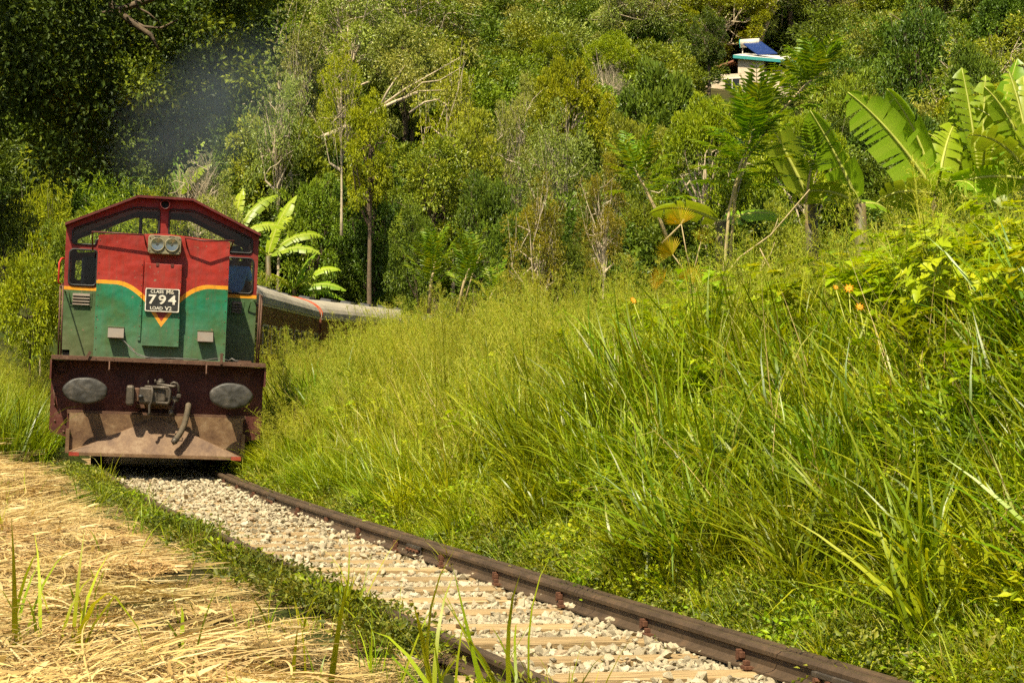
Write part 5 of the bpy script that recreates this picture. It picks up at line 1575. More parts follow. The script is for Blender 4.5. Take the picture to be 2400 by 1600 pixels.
tree(860, 470, 180, 86, 'tall', T_DARK, "dark tree with a pale straight trunk above the grass")
tree(1000, 300, 230, 51, 'tall', T_MID, "green tree with a forked trunk in the middle of the slope")
tree(1120, 380, 190, 50, 'round', T_DARK, "dark green tree right of the forked tree")
tree(1090, 250, 170, 64, 'round', T_MID, "rounded green tree behind the forked tree")
tree(1190, 175, 160, 74, 'airy', T_OLIVE, "olive tree with thin pale limbs left of the lime slope")
tree(1280, 240, 210, 58, 'airy', T_OLIVE, "grey olive tree with many pale twigs in the centre right")
tree(1300, 130, 220, 80, 'dome', T_LIME, "spreading lime canopy on the slope below the twin domes")
tree(1265, 75, 130, 118, 'dome', T_LIME, "left of the twin bright domed trees high on the slope")
tree(1402, 72, 145, 116, 'dome', T_LIME, "right and greener of the twin domed trees high on the slope")
tree(1400, 138, 130, 106, 'twigs', None, "bare grey domed tree below the bright green dome")
tree(1240, 395, 190, 41, 'airy', T_RUST, "yellowish tree with tangled pale twigs above the grass")
tree(1385, 365, 130, 34, 'airy', T_RUST, "rusty orange leaved tree left of the yellow green dome")
tree(1170, 470, 150, 44, 'round', T_DARK, "low dark tree above the fern like saplings")
tree(960, 470, 150, 46, 'round', T_DARK, "low dark tree left of the fern like saplings")
tree(1320, 520, 160, 42, 'bush', T_DARK, "dark shrub at the foot of the tangled twigs", "shrub")
tree(1520, 150, 250, 84, 'dense', T_DARK, "dense deep green tree below the house")
tree(1450, 250, 170, 70, 'round', T_MID, "green tree left of the big yellow green dome")
tree(1620, 215, 260, 45, 'dome', T_LIME, "large yellow green domed tree behind the bare stalks")
tree(1850, 245, 240, 49, 'dome', T_LIME, "yellow green domed tree behind the single banana leaves")
tree(1180, -10, 140, 150, 'dense', T_DARK, "dark crown at the top edge, centre")
tree(1370, -20, 200, 170, 'airy', T_OLIVE, "grey green crowns at the top edge above the twin domes")
tree(1590, -15, 150, 165, 'round', T_DARK, "dark leafy tree at the top, left of the house")
tree(1628, 10, 100, 120, 'tall', T_DARK, "tall dark tree with a straight trunk at the house's left corner")
tree(1860, 15, 230, 225, 'airy', T_OLIVE, "olive airy trees above the house roof")
tree(2010, 45, 110, 140, 'airy', T_LIME, "thin lime tree right of the house")
tree(2110, -30, 220, 105, 'tall', T_DARK, "tall dark tree with a thick brown trunk above the bananas")
tree(2230, 105, 150, 90, 'dense', T_DARK, "rounded dark tree right of the thick brown trunk")
tree(2310, -20, 180, 125, 'dense', T_DARK, "dark crown in the top right corner")
tree(1950, 150, 190, 100, 'round', T_MID, "mid green tree below and right of the house")
tree(2050, 225, 230, 60, 'dense', T_DARK, "dark bushy tree behind the leaning banana leaf")
tree(2200, 215, 170, 62, 'round', T_MID, "green tree behind the tall torn banana leaves")
tree(2340, 200, 160, 58, 'dome', T_LIME, "lime tree at the right edge behind the bananas")
tree(1730, 260, 120, 60, 'round', T_MID, "green tree between the two yellow green domes")
tree(1480, 420, 150, 48, 'bush', T_MID, "dark green shrub below the yellow green dome", "shrub")
tree(1800, 420, 200, 38, 'bush', T_MID, "low shrub behind the banana leaves' feet", "shrub")
tree(2100, 420, 240, 40, 'bush', T_MID, "shrub behind the foot of the right hand bananas", "shrub")

tree(600, 600, 150, 64, 'bush', T_MID, "leafy shrub at the foot of the banana plants behind the carriage", "shrub")
tree(700, 640, 140, 76, 'bush', T_LIME, "bright low shrub above the carriage roof, right of the banana plants", "shrub")
# leaning pale trunk across the slope
lt = empty("leaning_tree", at(745, 330, 81)); tag(lt, "leaning tree with a pale bare trunk slanting up across the slope", "tree")
def rel(px, py, d, o): return at(px * 1.0204, py * 1.0204, d) - o.location
mb = MB()
mb.tube([rel(690, 352, 82, lt), rel(750, 313, 81, lt), rel(800, 290, 80.5, lt), rel(850, 262, 80, lt), rel(905, 235, 80, lt), rel(960, 213, 80, lt)], [0.17, 0.15, 0.125, 0.10, 0.08, 0.04], 8)
tr_ = mb.build("trunk", BARK_PALE, lt)
for pts, rs in (([(905, 235), (960, 210), (1030, 207)], [0.06, 0.045, 0.015]), ([(850, 262), (930, 205), (1000, 165), (1060, 130)], [0.065, 0.05, 0.035, 0.012]), ([(815, 285), (870, 290), (915, 320)], [0.05, 0.04, 0.015]),
                ([(930, 225), (970, 190), (1010, 185), (1060, 155)], [0.05, 0.035, 0.03, 0.012]), ([(870, 250), (890, 210), (930, 150)], [0.06, 0.05, 0.02]), ([(940, 260), (975, 235), (1010, 228)], [0.06, 0.05, 0.02])):
    MB().tube([rel(a, b, 80, lt) for a, b in pts], rs, 6).build("branch", BARK_PALE, lt)
L = Leafy(); r_ = np.random.default_rng(77)
cc = []
for (a, b) in ((960, 150), (1030, 150), (1060, 190), (900, 170), (990, 195), (930, 140), (1040, 120)):
    o_ = rel(a, b, 80, lt)
    for q in range(3): cc.append(np.array(o_) + r_.normal(0, 0.5, 3))
cc = np.array(cc); ci = np.repeat(np.arange(len(cc)), 130); dd = r_.normal(0, 1, (len(ci), 3)); dd /= np.linalg.norm(dd, axis=1)[:, None]
leaf_cloud(L, cc[ci] + dd * r_.uniform(0.2, 0.7, (len(ci), 1)), dd, 0.16, 0.3, r_, r_.uniform(0.2, 0.9, len(ci)), -0.5)
link_mesh("crown", L.mesh("crown", T_OLIVE, False), None, lt)

# big dark tree overhanging from the upper left
def overhang():
    base = Vector((-13.5, 37.0, 0)); base.z = tz(base.x, base.y)
    e = empty("overhanging_tree", base); tag(e, "huge dark canopy hanging over the locomotive from the upper left", "tree")
    r = np.random.default_rng(5)
    C = []
    low = lambda px: np.interp(px, [-200, 0, 60, 150, 250, 340, 430, 520, 585, 640, 670], [430, 330, 360, 470, 450, 420, 380, 300, 260, 120, -60])
    while len(C) < 175:
        px = r.uniform(-220, 660); py = r.uniform(-60, 480)
        if py > low(px) - 35: continue
        d = r.uniform(34, 40); C.append(at(px, py, d))
    while len(C) < 240:      # unseen part of the crown above the frame, spread forward to shade the leaves
        p = Vector((r.uniform(-15, -5.0), r.uniform(29.0, 36), r.uniform(9.3, 12.5)))
        if ((p.x + 10) / 5.2) ** 2 + ((p.y - 33.5) / 6) ** 2 < 1: C.append(p)
    C = np.array([np.array(c - base) for c in C])
    n = 260; ci = np.repeat(np.arange(len(C)), n); N = len(ci)
    d = r.normal(0, 1, (N, 3)); d /= np.linalg.norm(d, axis=1)[:, None]
    rad = r.uniform(0.45, 0.95, len(C)); pts = C[ci] + d * (r.uniform(0.2, 1.0, N) * rad[ci])[:, None] * [1, 1, 0.8]
    L = Leafy()
    out = d * 0.5 + np.array([0, 0, -0.5])
    leaf_cloud(L, pts, out, 0.13, 0.6, r, np.clip(r.beta(2, 4, N) + 0.45 * (r.uniform(0, 1, len(C)) > 0.80)[ci], 0, 1), 0.25)  # some clusters tinted brighter: young leaves, with sunlight put into the colour
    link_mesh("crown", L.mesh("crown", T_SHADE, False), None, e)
    mb = MB()
    mb.tube([(0, 0, -0.8), (0.2, 0, 2.5), (0.6, -0.2, 5.0), (1.6, -0.5, 7.5), (3.0, -0.8, 10.0)], [0.55, 0.45, 0.38, 0.28, 0.12], 12)
    mb.build("trunk", BARK, e)
    def lp(px, py, dd): return at(px * 1.0204, py * 1.0204, dd) - base
    for pts_, rs in (([(200, -60), (265, 20), (300, 50), (345, 80), (365, 115)], [0.16, 0.12, 0.10, 0.08, 0.03]), ([(420, -40), (340, 0), (270, 25), (230, 30)], [0.14, 0.11, 0.09, 0.03]), ([(270, 30), (330, 62), (370, 65), (410, 45)], [0.06, 0.05, 0.04, 0.02]), ([(300, 10), (340, 30), (370, 55)], [0.04, 0.03, 0.015])):
        MB().tube([lp(a, b, 35.6) for a, b in pts_], [q * 0.7 for q in rs], 7).build("branch", BARK, e)
overhang()

def ground_hit(px, py, d0=70.0):
    d = d0
    while d < 500:
        p = at(px, py, d)
        if tz(p.x, p.y) >= p.z: return p, d
        d += 1.0
    return at(px, py, 200), 200
hp_, HD = ground_hit(1748, 222)

# bushes that close the foot of the forest, and the wood beyond
def fill():
    # undergrowth along the slope's foot
    n = 520
    y = rng.uniform(43, 92, n); x = rng.uniform(-1, 1, n) * (y * 0.33 + 3)
    s__, u__ = su(x, y); k = (np.abs(u__) > 4.5) & ~((x / y * F_PX + 1200 < 1020) & (u__ > 0) & (y < 74)) & ~((x / y * F_PX + 1200 < 620) & (y < 62)); x, y = x[k], y[k]
    z = terrain(x, y)
    protos = []
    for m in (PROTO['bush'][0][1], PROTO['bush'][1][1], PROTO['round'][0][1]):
        m = m.copy(); m.materials.clear(); m.materials.append(T_DARK); protos.append(m)  # dark leaf colour stands in for the shade under the trees
    idx = rng.choice(3, len(x), p=[.45, .45, .10]); scl = np.where(idx == 2, 0.6, rng.uniform(0.8, 1.7, len(x)))
    scl = np.where((x / y * F_PX + 1200 < 1300) & (y < 66) & (x > -8), 0.62, scl)
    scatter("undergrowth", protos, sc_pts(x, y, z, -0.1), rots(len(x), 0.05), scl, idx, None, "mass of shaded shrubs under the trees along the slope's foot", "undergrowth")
    # the far wood
    n = 3800
    y = 80 + (430 - 80) * rng.uniform(0, 1, n) ** 0.75; x = rng.uniform(-1, 1, n) * (y * 0.325 + 4)
    z = terrain(x, y)
    kinds = ['round', 'dense', 'airy', 'tall', 'dome', 'airy']
    protos = []; trunks = []
    hs = []
    matsel = [T_MID, T_DARK, T_OLIVE, T_OLIVE, T_LIME, T_MID]
    for kd, mt in zip(kinds, matsel):
        tm, cm, H = PROTO[kd][-1]
        c2 = cm.copy(); c2.materials.clear(); c2.materials.append(mt)
        protos.append(c2); trunks.append(tm); hs.append(H)
    idx = rng.choice(6, n, p=[.2, .14, .26, .16, .08, .16]); scl = rng.uniform(0.7, 1.35, n)
    top = z + np.array(hs)[idx] * scl
    px = 1200 + x / y * F_PX; tp = 864 - (top - CAM_Z) / y * F_PX; hw = 3.2 * scl / y * F_PX
    keep = np.ones(n, bool)
    for a, b, t, d in NAMED:
        if d < 84 or d > 150: continue
        h = (b - a) * 0.35
        keep &= ~((y < d + 2) & (px + hw > a + 0.25 * (b - a)) & (px - hw < b - 0.25 * (b - a)) & (tp < t + h))
    keep &= ~((y < HD + 5) & (px + hw > 1655) & (px - hw < 1850) & (tp < 215))
    for a, b, t in ((1345, 1390, 104), (1955, 2010, 166)):
        keep &= ~((y < 200) & (px + hw * 0.8 > a) & (px - hw * 0.8 < b) & (tp < t) & (864 - (z - CAM_Z) / y * F_PX > t - 8))
    x, y, z, idx, scl = x[keep], y[keep], z[keep], idx[keep], scl[keep]
    pts = sc_pts(x, y, z, -0.2); rt = rots(len(x), 0.05)
    yb = 84 + (430 - 84) * rng.uniform(0, 1, 2600) ** 0.75; xb = rng.uniform(-1, 1, 2600) * (yb * 0.325 + 4); zb = terrain(xb, yb)
    kb = ~((np.abs(1200 + xb / yb * F_PX - 1745) < 125) & (yb < HD + 12) & (864 - (zb + 4.0 - CAM_Z) / yb * F_PX < 222)); xb, yb, zb = xb[kb], yb[kb], zb[kb]
    bushes = []
    for kd, mt in (('bush', T_DARK), ('bush', T_MID), ('bush', T_OLIVE)):
        c2 = PROTO[kd][0][1].copy(); c2.materials.clear(); c2.materials.append(mt); bushes.append(c2)
    scatter("hillside_scrub", bushes, sc_pts(xb, yb, zb, -0.3), rots(len(xb), 0.05), rng.uniform(1.2, 2.3, len(xb)), None, None, "scrub filling the hillside between the far trees", "scrub")
    scatter("far_wood", protos + trunks, np.concatenate([pts, pts]), np.concatenate([rt, rt]), np.concatenate([scl, scl]), np.concatenate([idx, idx + 6]), None, "wood covering the far hillside behind the nearer trees", "wood")
fill()

# ---------------------------------------------------------------- houses on the hill
PLAST = simple_mat("cream_plaster", (0.66, 0.54, 0.38), 0.85, vary=0.2, scale=0.6, dirt=(0.40, 0.26, 0.16))
PLASTW = simple_mat("white_plaster", (0.72, 0.66, 0.54), 0.85, vary=0.15, scale=0.8)
TEAL = simple_mat("teal_fascia", (0.02, 0.22, 0.20), 0.5, vary=0.2)
SHEET = simple_mat("pale_roof_sheet", (0.70, 0.66, 0.58), 0.5, vary=0.12, scale=0.8)
TILE = simple_mat("brown_roof_tile", (0.26, 0.11, 0.06), 0.8, vary=0.3, scale=2)
PVBLUE = simple_mat("solar_collector_blue", (0.015, 0.035, 0.13), 0.25, vary=0.2)
TANKT = simple_mat("teal_tank_end", (0.03, 0.42, 0.36), 0.45, vary=0.1)
house = empty("hillside_house", hp_, R(-18)); tag(house, "cream walled house with teal edged pale roof among trees on the hill", "house")
MB().box((-3.6, 0, -2.0), (1.4, 5, 1.65)).build("wall", PLAST, house)
MB().box((1.41, 0.12, -2.0), (5.2, 5, 1.75)).build("side_wing_wall", PLAST, house)
MB().box((-3.62, -0.02, -1.9), (1.42, -0.001, 0.15)).build("white_lower_wall", PLASTW, house)
w_ = MB().box((-1.6, -0.03, 0.35), (-0.5, -0.003, 1.25)).build("window", DGLASS, house)
MB().box((-1.7, -0.06, 1.26), (-0.4, -0.004, 1.34)).build("lintel", PLASTW, w_)
MB().box((-1.08, -0.05, 0.36), (-1.02, -0.031, 1.24)).build("mullion", PLASTW, w_)
dwin = MB().box((2.6, 0.09, 0.5), (3.8, 0.118, 1.4)).build("window", DGLASS, house)
rf = MB().add([(-4.0, -0.25, 1.66), (-0.9, -0.25, 2.55), (-0.9, 5.4, 2.9), (-4.0, 5.4, 2.0), (-4.0, -0.25, 1.78), (-0.9, -0.25, 2.68), (-0.9, 5.4, 3.03), (-4.0, 5.4, 2.12)], [(0, 3, 2, 1), (4, 5, 6, 7), (0, 1, 5, 4), (1, 2, 6, 5), (2, 3, 7, 6), (3, 0, 4, 7)]).build("tiled_roof", TILE, house)
rf2 = MB().add([(-0.9, -0.3, 2.98), (5.6, -0.2, 2.05), (5.6, 5.4, 3.2), (-0.9, 5.4, 4.1), (-0.9, -0.3, 3.06), (5.6, -0.2, 2.13), (5.6, 5.4, 3.28), (-0.9, 5.4, 4.18)], [(0, 3, 2, 1), (4, 5, 6, 7), (0, 1, 5, 4), (1, 2, 6, 5), (2, 3, 7, 6), (3, 0, 4, 7)]).build("sheet_roof", SHEET, house)
MB().add([(-0.92, -0.33, 2.80), (5.62, -0.23, 1.87), (5.62, -0.21, 2.12), (-0.92, -0.31, 3.05), (-0.92, -0.36, 2.80), (5.62, -0.26, 1.87), (5.62, -0.24, 2.12), (-0.92, -0.34, 3.05)], [(0, 1, 2, 3), (7, 6, 5, 4), (0, 4, 5, 1), (3, 2, 6, 7), (0, 3, 7, 4), (1, 5, 6, 2)]).build("fascia", TEAL, rf2)
MB().box((-0.6, 0.0, 1.66), (1.4, 4.9, 2.75)).build("gable_wall", PLAST, house)
sh = empty("solar_water_heater", hp_ + Vector((0.35, 1.2, 3.35)), R(-18)); tag(sh, "blue solar water heater with teal ended tank on the house roof", "solar heater")
MB().tube([(-0.75, 0.9, 1.0), (0.75, 0.9, 1.0)], 0.33, 16).build("tank", WHITE, sh)
MB().tube([(-0.80, 0.9, 1.0), (-0.74, 0.9, 1.0)], 0.345, 16).build("tank_end", TANKT, sh)
MB().add([(-0.6, 0.7, 0.95), (0.9, 0.7, 0.95), (2.4, -0.9, -0.30), (0.9, -0.9, -0.30), (-0.6, 0.7, 1.03), (0.9, 0.7, 1.03), (2.4, -0.9, -0.22), (0.9, -0.9, -0.22)], [(0, 3, 2, 1), (4, 5, 6, 7), (0, 1, 5, 4), (1, 2, 6, 5), (2, 3, 7, 6), (3, 0, 4, 7)]).build("collector_panel", PVBLUE, sh)
for xq in (-0.6, 0.6): MB().tube([(xq, 0.9, 0.7), (xq, 0.9, -0.5)], 0.04, 6).build("stand_leg", WHITE, sh)
def small_house(px, py, d, w, h, label, roofm, wallm):
    p, d = ground_hit(px, py); e = empty("hillside_house", p, R(-12)); tag(e, label, "house")
    MB().box((-w / 2, 0, -3.0), (w / 2, 4, h)).build("wall", wallm, e)
    MB().box((-w / 2 - 0.4, -0.5, h + 0.004), (w / 2 + 0.4, 4.5, h + 0.14)).build("roof", roofm, e)
    q = MB().box((-w * 0.2, -0.02, h * 0.3), (w * 0.05, -0.003, h * 0.8)).build("window", DGLASS, e)
    MB().box((-w * 0.22, -0.05, h * 0.82), (w * 0.07, -0.004, h * 0.87)).build("lintel", PLASTW, q)
small_house(1368, 98, 224, 3.0, 0.9, "cream wall of a house glimpsed between the twin domed trees", TILE, PLAST)
small_house(1985, 168, 212, 4.0, 0.5, "thin pale roof edge of a house right of the fern like crown", SHEET, PLASTW)

# ---------------------------------------------------------------- banana plants
def bpl(px, py, d, stem_h, leaves, label, group, seed):
    t = at(px, py, d)
    banana_plant("banana_plant", (t.x, t.y, t.z - stem_h), t, leaves, label, group, 0.11 if d < 40 else 0.13, seed)
GB = "banana plants on the bank"
D = 25.0
bpl(2195, 455, D, 1.9, [(180, 56, 1.95, 0.66, 0.35, 9, 1.25), (150, 75, 1.75, 0.6, 0.5, 3, 0.9), (10, 25, 1.3, 0.5, 1.5, 6, 0.9), (185, 12, 1.0, 0.45, 1.2, 5, 1.0), (-60, 30, 0.9, 0.4, 1.8, 5, 0.2), (60, 62, 1.5, 0.5, 0.6, 8, 0.7), (-95, 45, 0.9, 0.4, 1.4, 8, 0.1)],
    "banana plant with a broad leaf leaning left and a torn edge", GB, 1)
bpl(2300, 470, D + 0.6, 2.2, [(120, 82, 2.05, 0.62, 0.15, 12, 0.0), (150, 78, 2.0, 0.55, 0.35, 13, 0.35), (15, 76, 2.2, 0.55, 0.10, 8, 0.5), (0, 22, 1.6, 0.6, 0.9, 7, 1.1), (175, 15, 1.4, 0.5, 0.9, 7, 1.1), (25, 60, 1.3, 0.42, 0.2, 3, 1.0), (100, 70, 1.7, 0.5, 0.7, 14, 0.2), (-100, 62, 1.2, 0.45, 0.9, 12, 0.1), (60, 84, 1.9, 0.45, 0.1, 12, 0.3), (175, 66, 1.3, 0.4, 0.7, 10, 1.0)],
    "tall banana plant with ribbon torn upright leaves near the right edge", GB, 2)
bpl(2420, 420, D - 0.4, 2.2, [(150, 70, 1.4, 0.55, 0.9, 9, 0.9), (190, 55, 1.2, 0.5, 1.2, 8, 0.6), (90, 80, 1.6, 0.5, 0.3, 8, 0.0), (170, 10, 1.4, 0.55, 1.0, 5, 1.1), (120, 80, 1.7, 0.5, 0.3, 12, 0.3), (175, 75, 1.5, 0.45, 0.6, 9, 0.9)],
    "banana plant cut by the right edge with drooping folded leaves", GB, 3)
bpl(2015, 478, D - 1.5, 1.7, [(165, 66, 1.45, 0.58, 0.15, 2, 1.0), (178, 30, 1.0, 0.35, 1.4, 5, 0.8), (30, 10, 0.7, 0.3, 1.6, 3, 0.5)],
    "banana plant with one smooth upright bright leaf", GB, 4)
bpl(1900, 470, D - 0.8, 1.8, [(170, 64, 1.55, 0.58, 0.05, 2, 0.8), (150, 80, 1.7, 0.42, 1.5, 4, 0.6), (-70, 20, 0.8, 0.4, 1.6, 4, 0.3), (60, 30, 0.6, 0.35, 1.2, 3, 0.4)],
    "banana plant with a darker leaf folded over at its tip", GB, 5)
bpl(1690, 520, D - 2.0, 1.2, [(175, 28, 1.0, 0.42, 1.1, 2, 0.55), (5, 22, 1.0, 0.42, 1.2, 3, 0.55)],
    "low banana plant with two leaves arching sideways behind the bare stalk", GB, 6)
GL = "banana plants behind the carriages"
bpl(628, 600, 70, 2.4, [(30, 75, 2.84, 0.56, 0.6, 8, 0.5), (15, 45, 2.53, 0.51, 1.3, 9, 0.7), (0, 25, 2.24, 0.51, 1.2, 9, 0.7), (60, 65, 2.38, 0.51, 0.9, 8, 0.2), (170, 40, 1.94, 0.51, 1.2, 9, 0.7)],
    "banana plant just right of the cab, its leaves arching over the carriage", GL, 7)
bpl(690, 680, 72, 1.8, [(5, 50, 2.24, 0.46, 1.4, 8, 0.7), (0, 20, 2.24, 0.48, 1.1, 8, 0.7), (20, 5, 2.24, 0.51, 0.8, 9, 0.7), (175, 45, 1.78, 0.46, 1.3, 8, 0.7), (-50, 30, 1.49, 0.41, 1.4, 8, 0.3), (0, 75, 1.78, 0.41, 0.8, 8, 0.6)],
    "lower banana plant beside the carriage roof, right of the other", GL, 8)
bpl(545, 560, 66, 2.8, [(20, 35, 2.24, 0.51, 1.2, 9, 0.8), (35, 60, 2.69, 0.51, 0.9, 9, 0.6), (150, 50, 2.09, 0.51, 1, 9, 0.6), (60, 80, 2.09, 0.51, 0.4, 8, 0)],
    "banana plant rising behind the right slope of the cab roof", GL, 9)
bpl(420, 460, 66, 3.0, [(95, 85, 2.53, 0.61, 0.2, 9, 0), (30, 75, 2.38, 0.51, 0.5, 8, 0.4), (150, 70, 2.09, 0.51, 0.6, 8, 0.5), (0, 60, 1.78, 0.51, 0.8, 9, 0.8)],
    "pale green banana plant directly above the cab's peak", GL, 10)

# ---------------------------------------------------------------- fern like saplings
def frond(r, length, pairs, ll, droop, lw=0.30):
    L = Leafy(); P = []
    p = np.zeros(3); ang = 0.0
    for k in range(pairs + 1):
        P.append((p.copy(), ang)); q = k / pairs
        p = p + np.array([math.sin(ang), 0, math.cos(ang)]) * length / pairs
        ang += droop / pairs * (0.4 + 1.2 * q)
    for k, (p, ang) in enumerate(P):
        q = k / pairs
        if q < 0.10: continue
        l_ = ll * (math.sin(math.pi * (0.12 + 0.80 * q)) ** 0.7) * r.uniform(0.85, 1.1)
        d = np.array([math.sin(ang), 0, math.cos(ang)]); n = np.array([math.cos(ang), 0, -math.sin(ang)])
        for sg in (-1, 1):
            o = np.array([0, sg, 0]) * 0.85 + d * 0.55 + n * r.uniform(-0.1, 0.25); o /= np.linalg.norm(o)
            w = l_ * lw; sd = np.cross(o, n); sd /= np.linalg.norm(sd)
            e = p + o * l_ + n * 0.12 * l_
            m1 = p + o * l_ * 0.45
            L.add([p, m1 - sd * w / 2, e, m1 + sd * w / 2], [(0, 1, 2), (0, 2, 3)], np.clip(r.uniform(0.1, 0.7) + 0.25 * q, 0, 1))
        sdv = np.array([0, 0.004, 0])
        if k < pairs:
            p2 = P[k + 1][0]; L.add([p - sdv, p + sdv, p2 + sdv, p2 - sdv], [(0, 1, 2, 3)], 0.3)
    return L
def sapling(base, pts, fronds, label, seed, stem_r=0.03, fmat=None):
    """pts: stem points (world); fronds: (t along stem, az deg, tilt deg, length, leaflet)"""
    r = np.random.default_rng(1300 + seed)
    e = empty("sapling", base); tag(e, label, "sapling", "fern like saplings")
    P = [Vector(p) - Vector(base) for p in pts]
    MB().tube(P, [stem_r * (1 - 0.6 * i / (len(P) - 1)) for i in range(len(P))], 7).build("stem", STALK, e)
    for t, az, tl, ln, ll in fronds:
        i = t * (len(P) - 1); i0 = min(int(i), len(P) - 2)
        p = P[i0].lerp(P[i0 + 1], i - i0)
        m = frond(r, ln, int(ln / 0.055), ll, r.uniform(0.3, 0.8)).mesh("frond", fmat or FERN, False)
        f = link_mesh("frond", m, None, e)
        f.matrix_local = T(*p) @ Matrix.Rotation(R(az), 4, 'Z') @ Matrix.Rotation(R(tl), 4, 'Y') 
def spiral(n, t0, t1, tl0, tl1, ln, ll, seed):
    r = random.Random(seed)
    return [(t0 + (t1 - t0) * k / max(1, n - 1), 137.5 * k + r.uniform(-20, 20), tl0 + (tl1 - tl0) * k / max(1, n - 1), ln * r.uniform(0.8, 1.1), ll) for k in range(n)]
sx_ = 1.0204
def wpt(px, py, d): return at(px * sx_, py * sx_, d)
sapling(wpt(985, 720, 27), [wpt(985, 720, 27), wpt(990, 650, 27), wpt(1000, 600, 27)], spiral(18, 0.35, 1.0, 42, 5, 0.72, 0.18, 1), "left of the two fern like saplings above the grass, centre", 1, 0.035)
sapling(wpt(1050, 720, 26.5), [wpt(1050, 720, 26.5), wpt(1065, 650, 26.5), wpt(1085, 600, 26.5)], spiral(15, 0.35, 1.0, 42, 5, 0.62, 0.17, 2), "right of the two fern like saplings above the grass, centre", 2, 0.03)
sapling(wpt(1660, 700, 22), [wpt(1660, 700, 22), wpt(1665, 600, 22), wpt(1675, 480, 22), wpt(1700, 380, 22), wpt(1725, 320, 22), wpt(1740, 280, 22)], spiral(32, 0.50, 1.0, 80, 8, 0.72, 0.24, 3), "tall fern crowned sapling on a bare pale stalk", 3, 0.026)
sapling(wpt(1672, 660, 22.1), [wpt(1672, 660, 22.1), wpt(1690, 430, 22.3), wpt(1715, 365, 22.3), wpt(1790, 260, 22.4), wpt(1850, 195, 22.5), wpt(1890, 165, 22.5)], spiral(24, 0.62, 1.0, 75, 15, 0.62, 0.22, 4), "fern crowned sapling leaning right across the house", 4, 0.022)
sapling(wpt(1545, 580, 24), [wpt(1545, 580, 24), wpt(1510, 490, 24), wpt(1475, 420, 24), wpt(1455, 385, 24)], spiral(15, 0.45, 1.0, 70, 15, 0.7, 0.20, 5), "fern crowned sapling leaning left in front of the rusty tree", 5, 0.03)
sapling(wpt(1850, 470, 23), [wpt(1850, 470, 23), wpt(1860, 400, 23), wpt(1875, 350, 23)], spiral(9, 0.3, 1.0, 75, 20, 0.5, 0.2, 6), "low leafy sapling between the two single banana leaves", 6, 0.02)
sapling(wpt(1120, 700, 33), [wpt(1120, 700, 33), wpt(1135, 660, 33)], spiral(9, 0.2, 1.0, 70, 15, 0.55, 0.2, 7), "small fern like sapling right of the pair above the grass", 7, 0.02)

# bare pale stalks
def stalk(pts, r0, label, d):
    P = [wpt(a, b, d) for a, b in pts]
    e = empty("bare_stalk", P[0]); tag(e, label, "stalk")
    MB().tube([p - P[0] for p in P], [r0 * (1 - 0.6 * i / (len(P) - 1)) for i in range(len(P))], 6).build("stem", STALK, e)
    mid = P[len(P) // 2] - P[0]
    MB().tube([mid, mid + Vector((0.06, 0.02, 0.10)), mid + Vector((0.10, 0.03, 0.22))], [r0 * 0.5, r0 * 0.4, r0 * 0.2], 5).build("twig", STALK, e)
stalk([(1655, 690), (1660, 640), (1700, 590), (1770, 540), (1830, 470), (1860, 435)], 0.016, "thin dry stalk slanting right from the bare pale trunk", 21.8)
stalk([(1060, 720), (1085, 630), (1105, 580)], 0.016, "thin pale stalk beside the fern like saplings", 28.5)
stalk([(1790, 650), (1760, 600), (1745, 570)], 0.014, "short pale stick on the bank right of the bare trunk", 20)
stalk([(1725, 715), (1735, 640), (1765, 590)], 0.012, "dry twig among weeds right of the yellow palm", 21)
stalk([(1520, 560), (1560, 520), (1600, 470)], 0.02, "grey crooked stick above the yellow palm", 23.5)

# yellow fan palm
def fan_leaf(r, rad, n=22, spread=2.6):
    L = Leafy()
    for k in range(n):
        a = -spread / 2 + spread * k / (n - 1); l_ = rad * (0.75 + 0.25 * math.cos(a)) * r.uniform(0.92, 1.05)
        d = np.array([math.sin(a), 0, math.cos(a)]); sd = np.array([math.cos(a), 0, -math.sin(a)]); w = rad * spread / n * 0.42
        L.add([[0, 0, 0], d * l_ * 0.6 - sd * w / 2 + [0, 0.01, 0], d * l_ + [0, -0.08 * rad, 0], d * l_ * 0.6 + sd * w / 2 + [0, 0.01, 0]], [(0, 1, 2), (0, 2, 3)], r.uniform(0.2, 0.9))
    return L
pb = wpt(1590, 680, 22.5)
pe = empty("fan_palm", pb); tag(pe, "small yellowing fan palm left of the bare pale trunk", "palm")
MB().tube([(0, 0, -0.3), (0.02, 0, 0.15), (0, 0, 0.3)], [0.05, 0.045, 0.03], 8).build("stem", STALK, pe)
r_ = np.random.default_rng(44)
for (a, b, az, tl, rad) in ((1590, 625, 10, 0, 0.42), (1640, 640, -20, 45, 0.34), (1545, 560, 30, -40, 0.40), (1565, 490, 10, -15, 0.42), (1610, 530, -15, 25, 0.30), (1525, 620, 20, -60, 0.32)):
    p = wpt(a, b + 25, 22.4) - pb
    f = link_mesh("fan_leaf", fan_leaf(r_, rad * 0.72).mesh("fan_leaf", YPALM, False), None, pe)
    f.matrix_local = T(*p) @ Matrix.Rotation(R(az), 4, 'Z') @ Matrix.Rotation(R(tl), 4, 'Y') @ Matrix.Rotation(R(-15), 4, 'X')
    fs_ = MB().tube([(0, 0, 0.25), Vector(p) * 0.5 + Vector((0, 0.05, 0.1)), p], [0.012, 0.009, 0.006], 5).build("leaf_stalk", STALK, pe)

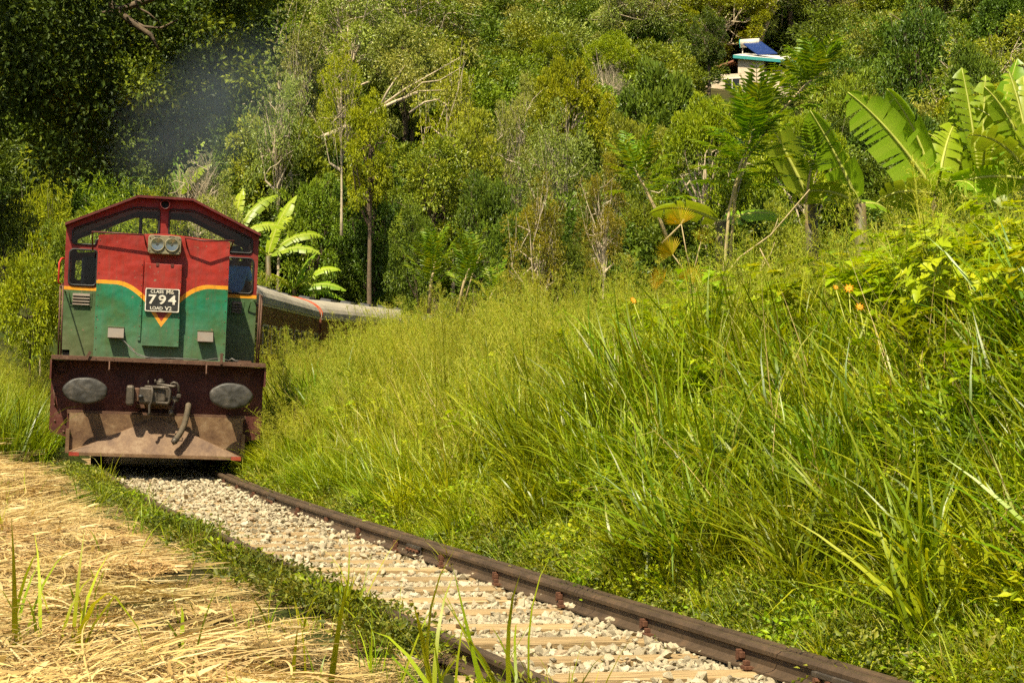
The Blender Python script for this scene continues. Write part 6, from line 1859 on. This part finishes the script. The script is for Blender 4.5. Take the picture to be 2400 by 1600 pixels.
# orange daisies among the weeds
PETAL = simple_mat("orange_petal", (0.75, 0.30, 0.01), 0.5, vary=0.15)
DISC = simple_mat("flower_disc", (0.45, 0.22, 0.02), 0.8, vary=0.3)
for i, (a, b, d_, lab) in enumerate(((1950, 662, 14.4, "larger orange daisy among weeds on the bank"), (1975, 705, 14.0, "orange daisy just below the larger one"), (1920, 660, 14.6, "small orange daisy left of the larger one"), (1455, 690, 19.0, "lone orange bloom on the bank left of the yellow palm"))):
    p = wpt(a, b, d_); e = empty("flower", p); tag(e, lab, "flower", "orange flowers on the bank")
    sz = (0.055, 0.048, 0.032, 0.05)[i]
    for k in range(9):
        an = 2 * math.pi * k / 9
        q = MB().add([(0, 0, 0), (0.3 * sz, 0, 0.18 * sz), (sz, 0, 0.0), (0.3 * sz, 0, -0.18 * sz), (0.6 * sz, -0.15 * sz, 0)], [(0, 1, 4), (1, 2, 4), (2, 3, 4), (3, 0, 4)]).build("petal", PETAL, e)
        q.rotation_euler = (0, -an, 0)
    MB().lathe([(0.0001, -0.2 * sz), (0.15 * sz, -0.16 * sz), (0.22 * sz, 0)], Matrix.Identity(4), 10).build("disc", DISC, e)
    MB().tube([(0, 0.01, 0), (0.02, 0.05, -0.25), (0.03, 0.06, -0.7)], 0.005, 5).build("flower_stem", BARK_YEL, e)
    e.rotation_euler = (R(-35), 0, R(15 * (i - 1)))

# ---------------------------------------------------------------- exhaust smoke
def smoke():
    m, nt, out = new_mat("thin_exhaust_smoke")
    oc = objcoord(nt)
    vl = nd(nt, "ShaderNodeVectorMath", operation='LENGTH'); nt.links.new(oc, vl.inputs[0])
    fall = maprange(nt, vl.outputs["Value"], 0.25, 0.98, 1.0, 0.0, True)
    n = noise(nt, 1.6, 5, 0.6, oc, 0.5)
    den = math_n(nt, 'MULTIPLY', math_n(nt, 'MULTIPLY', fall, maprange(nt, n, 0.30, 0.68)), 0.09)
    p = nd(nt, "ShaderNodeVolumePrincipled")
    p.inputs["Color"].default_value = (0.70, 0.86, 1.0, 1); p.inputs["Anisotropy"].default_value = 0.2
    nt.links.new(den, p.inputs["Density"]); nt.links.new(p.outputs[0], out.inputs["Volume"])
    bm = bmesh.new(); bmesh.ops.create_icosphere(bm, subdivisions=3, radius=1.0)
    me = bpy.data.meshes.new("exhaust_smoke"); bm.to_mesh(me); bm.free()
    o = link_mesh("exhaust_smoke", me, m)
    c = at(490, 262, 31.0); o.location = c; o.scale = (2.6, 1.8, 1.5); o.rotation_euler = (0, R(-32), 0)
    tag(o, "thin bluish exhaust smoke drifting above the locomotive", "smoke", None, "stuff")
smoke()
